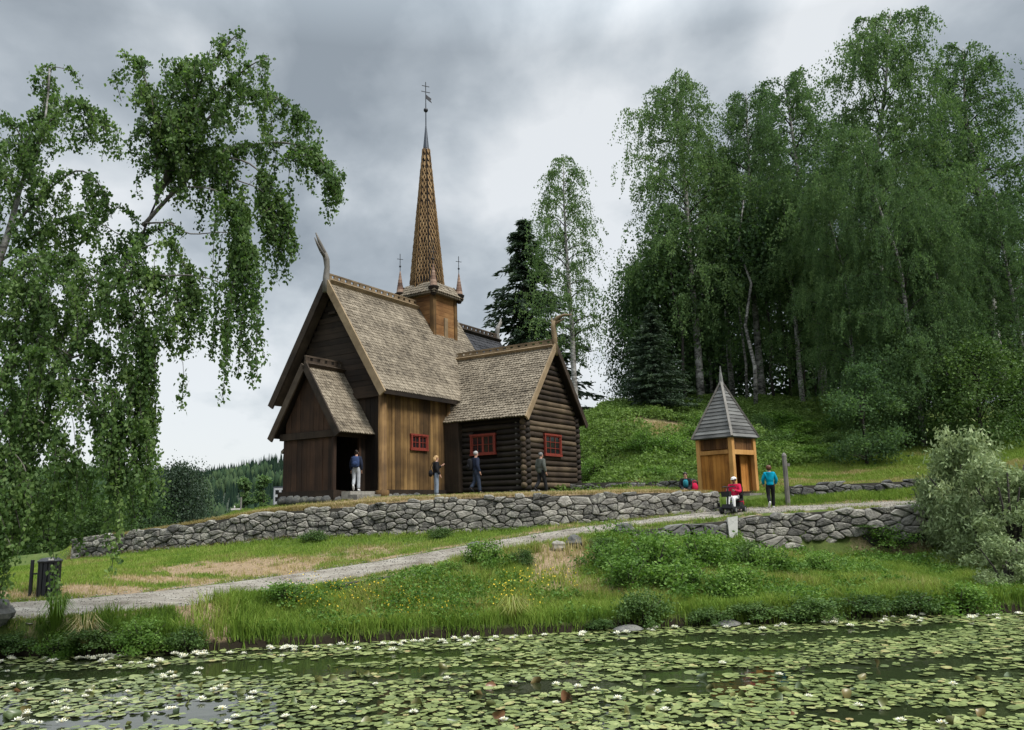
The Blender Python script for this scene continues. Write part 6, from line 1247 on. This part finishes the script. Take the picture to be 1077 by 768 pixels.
s = .12; gxx = np.arange(-15.5, 19.5, s); gyy = np.arange(8.9, 21.3, s * .95); X, Y = np.meshgrid(gxx, gyy); X = (X + (np.arange(len(gyy)) % 2)[:, None] * s / 2).ravel(); Y = Y.ravel(); X = X + rng.normal(size=len(X)) * .05; Y = Y + rng.normal(size=len(Y)) * .055
def project(x, y, z):
    dz = z - EYE; D_ = y * CP + dz * SP; u = FPX * x / D_; v = FPX * (-y * SP + dz * CP) / D_; return 538.5 + u * CR - v * SR, 384 - (u * SR + v * CR)
PXX, PYY = project(X, Y, 0 * X); ok = (Y < y_shore(X) - .12) & (PXX > -180) & (PXX < 1420); X, Y, PXX, PYY = X[ok], Y[ok], PXX[ok], PYY[ok]
# patches of open water: a channel parallel to the bank and ragged gaps
gapn = fnoise(X * .38, Y * 1.25, 1.0, 71); fine = fnoise(X * 1.3, Y * 3.4, 1.0, 73); dsh = y_shore(X) - Y
chan = sstep(.75, .1, np.abs(dsh - 2.1 - .8 * (fnoise(X, X * 0, .25, 79) - .5)) / 1.1) * (fnoise(X, Y * 0, .33, 81) > .36)
open_ = (gapn > .68) | (fine > .75) | (chan * (.5 + .5 * fine) > .38) | ((gapn > .56) & (fine > .6))
ok = ~open_ | (rng.random(len(X)) < .05); X, Y, PXX, PYY = X[ok], Y[ok], PXX[ok], PYY[ok]
order = np.argsort(Y); X, Y, PXX, PYY = X[order], Y[order], PXX[order], PYY[order]
inframe = (PXX > 2) & (PXX < 1075) & (PYY < 771); near_idx = np.where(inframe)[0][:300]; isnear = np.zeros(len(X), bool); isnear[near_idx] = True
R_ = rng.uniform(.036, .088, len(X)) * np.where(rng.random(len(X)) < .15, 1.35, 1); rot = rng.uniform(0, 2 * PI, len(X)); tx_, ty_ = rng.normal(size=(2, len(X))) * .065; zz = rng.uniform(.006, .035, len(X)); shade = np.clip(rng.normal(.5, .2, len(X)) + .25 * (fnoise(X, Y, .6, 83) - .5), 0, 1); shade = np.where(rng.random(len(X)) < .03, .98, shade)
protoP = [np_mesh('lily_pad', *pad_shape(.12, 14, i), v=np.full(15, .3 + .1 * i)) for i in range(5)]
for k, i in enumerate(near_idx):
    o = link_mesh('lily_pad', protoP[k % 5], M['pad']); o.location = (X[i], Y[i], zz[i]); o.rotation_euler = (tx_[i], ty_[i], rot[i]); q = R_[i] / .12; o.scale = (q, q, q)
    tag(o, 'round green lily pad lying flat on the nearest part of the pond', 'lily pad', 'lily pads in the nearest part of the pond')
far = np.where(~isnear)[0]; VV, vv = [], []; sv = [pad_shape(1.0, 12, 20 + i) for i in range(6)]; kind = rng.integers(0, 6, len(far)); base = np.stack([sv[i][0] for i in range(6)])[kind]
c_, s_ = np.cos(rot[far])[:, None], np.sin(rot[far])[:, None]; bx = base[:, :, 0] * R_[far][:, None]; by = base[:, :, 1] * R_[far][:, None]; x2 = bx * c_ - by * s_; y2 = bx * s_ + by * c_; z2 = zz[far][:, None] + x2 * tx_[far][:, None] + y2 * ty_[far][:, None] + np.abs(base[:, :, 2]) * .3
V = np.stack([X[far][:, None] + x2, Y[far][:, None] + y2, z2], 2); nv = V.shape[1]; F = (sv[0][1][None] + (np.arange(len(far)) * nv)[:, None, None]).reshape(-1, 3)
o = link_mesh('lily_pads', np_mesh('lily_pads', V.reshape(-1, 3), F, np.repeat(shade[far], nv)), M['pad']); tag(o, 'dense mat of lily pads covering the pond out to the far bank', None, None, 'stuff')
# white water lilies
def lily_mesh(seed):
    q = np.random.default_rng(seed); V, F = [], []
    for ring, (n, r, el, L) in enumerate(((8, .014, .35, .062), (7, .010, .8, .055), (5, .006, 1.2, .045))):
        for i in range(n):
            a = 2 * PI * i / n + ring * .4 + q.normal() * .08; d = np.array([math.cos(a), math.sin(a), 0]); s = np.array([-d[1], d[0], 0]); e = el + q.normal() * .12; u = d * math.cos(e) + np.array([0, 0, math.sin(e)]); b0 = len(V); p = d * r + np.array([0, 0, .012])
            V += [p, p + u * L * .5 + s * .015, p + u * L, p + u * L * .5 - s * .015]; F.append((b0, b0 + 1, b0 + 2, b0 + 3))
    return np.array(V), np.array(F)
LM = [np_mesh('petals', *lily_mesh(i)) for i in range(4)]; mb = MB(); mb.lathe([(.006, .012), (.014, .03), (.006, .04)], (0, 0, 0), 8)
st0 = mb.build('stamens', M['stamen'], None, True); SM = st0.data; bpy.data.objects.remove(st0)
def lily(p, sc, label, group, k):
    r = empty('water_lily', (p[0], p[1], .02), label, 'flower', float(rng.uniform(0, 6)), group); r.scale = (sc,) * 3; link_mesh('petals', LM[k % 4], M['petal'], r); link_mesh('stamens', SM, None, r)
for k in range(125):
    px = rng.uniform(-5, 1085); x = at(px, 660, 19)[0]; 
    for _ in range(3): ys_ = float(y_shore(np.array([x]))[0]); x = float(ray(px, 665)[0] / ray(px, 665)[1] * ys_)
    if 560 < px < 640 and rng.random() < .5: continue
    lily((x + rng.normal() * .1, ys_ - .3 - abs(rng.normal()) * .5), rng.uniform(1.0, 1.7), 'white water lily in the row of blooms close to the far bank', 'water lilies along the far bank', k)
for k in range(44):
    px = rng.uniform(5, 275); py = rng.uniform(699, 764); p = on_water(px, py); lily(p, rng.uniform(.9, 1.35), 'white water lily open among the pads at the near left', 'water lilies at the near left', k)
for k, (px, py) in enumerate([(608, 725), (627, 728), (650, 737), (692, 730), (470, 716), (540, 721), (585, 722), (903, 745), (851, 735), (991, 764), (948, 761), (435, 752), (760, 700), (585, 742), (820, 712), (1003, 722), (700, 750), (530, 760), (360, 742), (330, 748), (395, 722), (300, 757)]):
    lily(on_water(px, py), rng.uniform(.9, 1.25), 'white water lily scattered singly among the pads in mid pond', 'single water lilies in mid pond', k)
# leaves standing up out of the water
def curled(seed):
    q = np.random.default_rng(seed); n = 9; V, F = [], []; fold = q.uniform(.5, 1.3)
    for i in range(n):
        t = i / (n - 1); w = .105 * math.sin(PI * min(1, .12 + t * .88)) ** .7; z = .16 * t
        for s, off in ((-1, 1), (0, 0), (1, 1)): V.append((s * w * math.cos(fold * .5), off * w * math.sin(fold * .5) * .9 + .03 * math.sin(t * 3), z + (.03 * off * math.sin(t * PI))))
    for i in range(n - 1): F += [(i * 3, i * 3 + 1, i * 3 + 4, i * 3 + 3), (i * 3 + 1, i * 3 + 2, i * 3 + 5, i * 3 + 4)]
    return np_mesh('lily_leaf', np.array(V), np.array(F), np.full(len(V), q.uniform(.2, .8)), True)
CM = [curled(i) for i in range(5)]
for k in range(130):
    px, py = rng.uniform(0, 1077), 700 + 66 * rng.random() ** .8; p = on_water(px, py); o = link_mesh('lily_leaf', CM[k % 5], M['pad_up']); o.location = (p[0], p[1], -.015); q = rng.uniform(.55, 1.15); o.scale = (q, q, q * rng.uniform(.6, 1.0)); o.rotation_euler = (rng.normal() * .45, rng.normal() * .5, rng.uniform(0, 6.28))
    tag(o, 'curled lily leaf sticking up out of the pond among flat pads', 'lily leaf', 'lily leaves curling up out of the water')
# ------------------------------------------------------------------ light and sky
SUN_EL, SUN_AZ = math.radians(52), math.radians(128)      # azimuth clockwise from +Y
sd = Vector((math.sin(SUN_AZ) * math.cos(SUN_EL), math.cos(SUN_AZ) * math.cos(SUN_EL), math.sin(SUN_EL)))
sl = bpy.data.lights.new('sun', 'SUN'); sl.energy = 1.5; sl.angle = math.radians(14); sl.color = (1.0, .955, .89)
so = bpy.data.objects.new('sun', sl); COL.objects.link(so); so.rotation_euler = (-sd).to_track_quat('-Z', 'Y').to_euler(); so.location = (20, -20, 40)
w = bpy.data.worlds.new('World'); SC.world = w; w.use_nodes = True; nt = w.node_tree; nt.nodes.clear()
out = nt.nodes.new('ShaderNodeOutputWorld'); bg = nt.nodes.new('ShaderNodeBackground'); bg.inputs['Strength'].default_value = .1
sky = nt.nodes.new('ShaderNodeTexSky'); sky.sky_type = 'NISHITA'; sky.sun_disc = False; sky.sun_elevation = SUN_EL; sky.sun_rotation = SUN_AZ
tc = nt.nodes.new('ShaderNodeTexCoord'); sep = nt.nodes.new('ShaderNodeSeparateXYZ'); nt.links.new(tc.outputs['Generated'], sep.inputs[0])
# a cloud deck: direction projected on a high plane
zz = math_n(nt, 'ADD', math_n(nt, 'MAXIMUM', sep.outputs['Z'], 0.0), .42)
cx = math_n(nt, 'DIVIDE', sep.outputs['X'], zz); cy = math_n(nt, 'DIVIDE', sep.outputs['Y'], zz)
cmb = nt.nodes.new('ShaderNodeCombineXYZ'); nt.links.new(cx, cmb.inputs[0]); nt.links.new(cy, cmb.inputs[1])
def cl(scale, det, off, dist=.0, stretch=(1, 1, 1)):
    mp = nt.nodes.new('ShaderNodeMapping'); mp.inputs['Location'].default_value = off; mp.inputs['Scale'].default_value = stretch; nt.links.new(cmb.outputs[0], mp.inputs['Vector'])
    n = nt.nodes.new('ShaderNodeTexNoise'); n.inputs['Scale'].default_value = scale; n.inputs['Detail'].default_value = det; n.inputs['Roughness'].default_value = .5; n.inputs['Distortion'].default_value = dist
    nt.links.new(mp.outputs[0], n.inputs['Vector']); return n.outputs['Fac']
n1 = cl(2.3, 7, (3.1, 1.7, 0), .15); n2 = cl(6.5, 7, (0, 5.3, 2), .2, (1, .8, 1))
f = math_n(nt, 'ADD', math_n(nt, 'MULTIPLY', n1, 1.0), math_n(nt, 'MULTIPLY', n2, .55)); f = math_n(nt, 'SUBTRACT', f, .32)
def bump_dir(px, py, r0, r1, amt):
    global f
    d = ray(px, py); d = d / np.linalg.norm(d)
    vn = nt.nodes.new('ShaderNodeVectorMath'); vn.operation = 'DOT_PRODUCT'; nt.links.new(tc.outputs['Generated'], vn.inputs[0]); vn.inputs[1].default_value = tuple(d)
    mr = nt.nodes.new('ShaderNodeMapRange'); mr.interpolation_type = 'SMOOTHSTEP'; nt.links.new(vn.outputs['Value'], mr.inputs[0])
    mr.inputs[1].default_value = math.cos(math.radians(r1)); mr.inputs[2].default_value = math.cos(math.radians(r0)); mr.inputs[3].default_value = 0; mr.inputs[4].default_value = amt
    f = math_n(nt, 'ADD', f, mr.outputs[0])
for q in [(230, 430, 2, 13, .2), (60, 470, 2, 14, .1), (640, 400, 2, 12, .15), (600, 120, 1, 10, .09), (925, 25, 1, 9, .22), (225, 30, 1, 7, .12), (130, 200, 1, 7, .12), (660, 240, 1, 8, .10),
          (400, 80, 2, 12, -.10), (90, 40, 2, 10, -.07), (1050, 20, 1, 8, -.10), (480, 180, 2, 10, -.05), (780, 40, 2, 9, -.04), (280, 300, 2, 9, -.05)]:
    bump_dir(*q)
cc = ramp(nt, f, [(.26, (1.2, 1.36, 1.49)), (.40, (1.72, 1.9, 2.04)), (.51, (2.35, 2.53, 2.66)), (.66, (3.3, 3.41, 3.48))])
# an overcast sky is brighter overhead than near the horizon
up = nt.nodes.new('ShaderNodeMapRange'); nt.links.new(sep.outputs['Z'], up.inputs[0]); up.inputs[1].default_value = .52; up.inputs[2].default_value = .95; up.inputs[3].default_value = 1.0; up.inputs[4].default_value = 5.6
sc_ = nt.nodes.new('ShaderNodeVectorMath'); sc_.operation = 'SCALE'; nt.links.new(cc, sc_.inputs[0]); nt.links.new(up.outputs[0], sc_.inputs['Scale'])
mx = nt.nodes.new('ShaderNodeMix'); mx.data_type = 'RGBA'; mx.inputs[0].default_value = .93
nt.links.new(sky.outputs[0], mx.inputs[6]); nt.links.new(sc_.outputs[0], mx.inputs[7]); nt.links.new(mx.outputs[2], bg.inputs['Color']); nt.links.new(bg.outputs[0], out.inputs[0])
vs = SC.view_settings; vs.view_transform = 'Standard'; vs.look = 'None'; vs.exposure = 1.3; vs.gamma = 1.0; vs.use_curve_mapping = False
SC.render.engine = 'CYCLES'; SC.cycles.max_bounces = 8; SC.cycles.diffuse_bounces = 6; SC.cycles.glossy_bounces = 3; SC.cycles.transmission_bounces = 4; SC.cycles.transparent_max_bounces = 4
SC.cycles.use_denoising = True
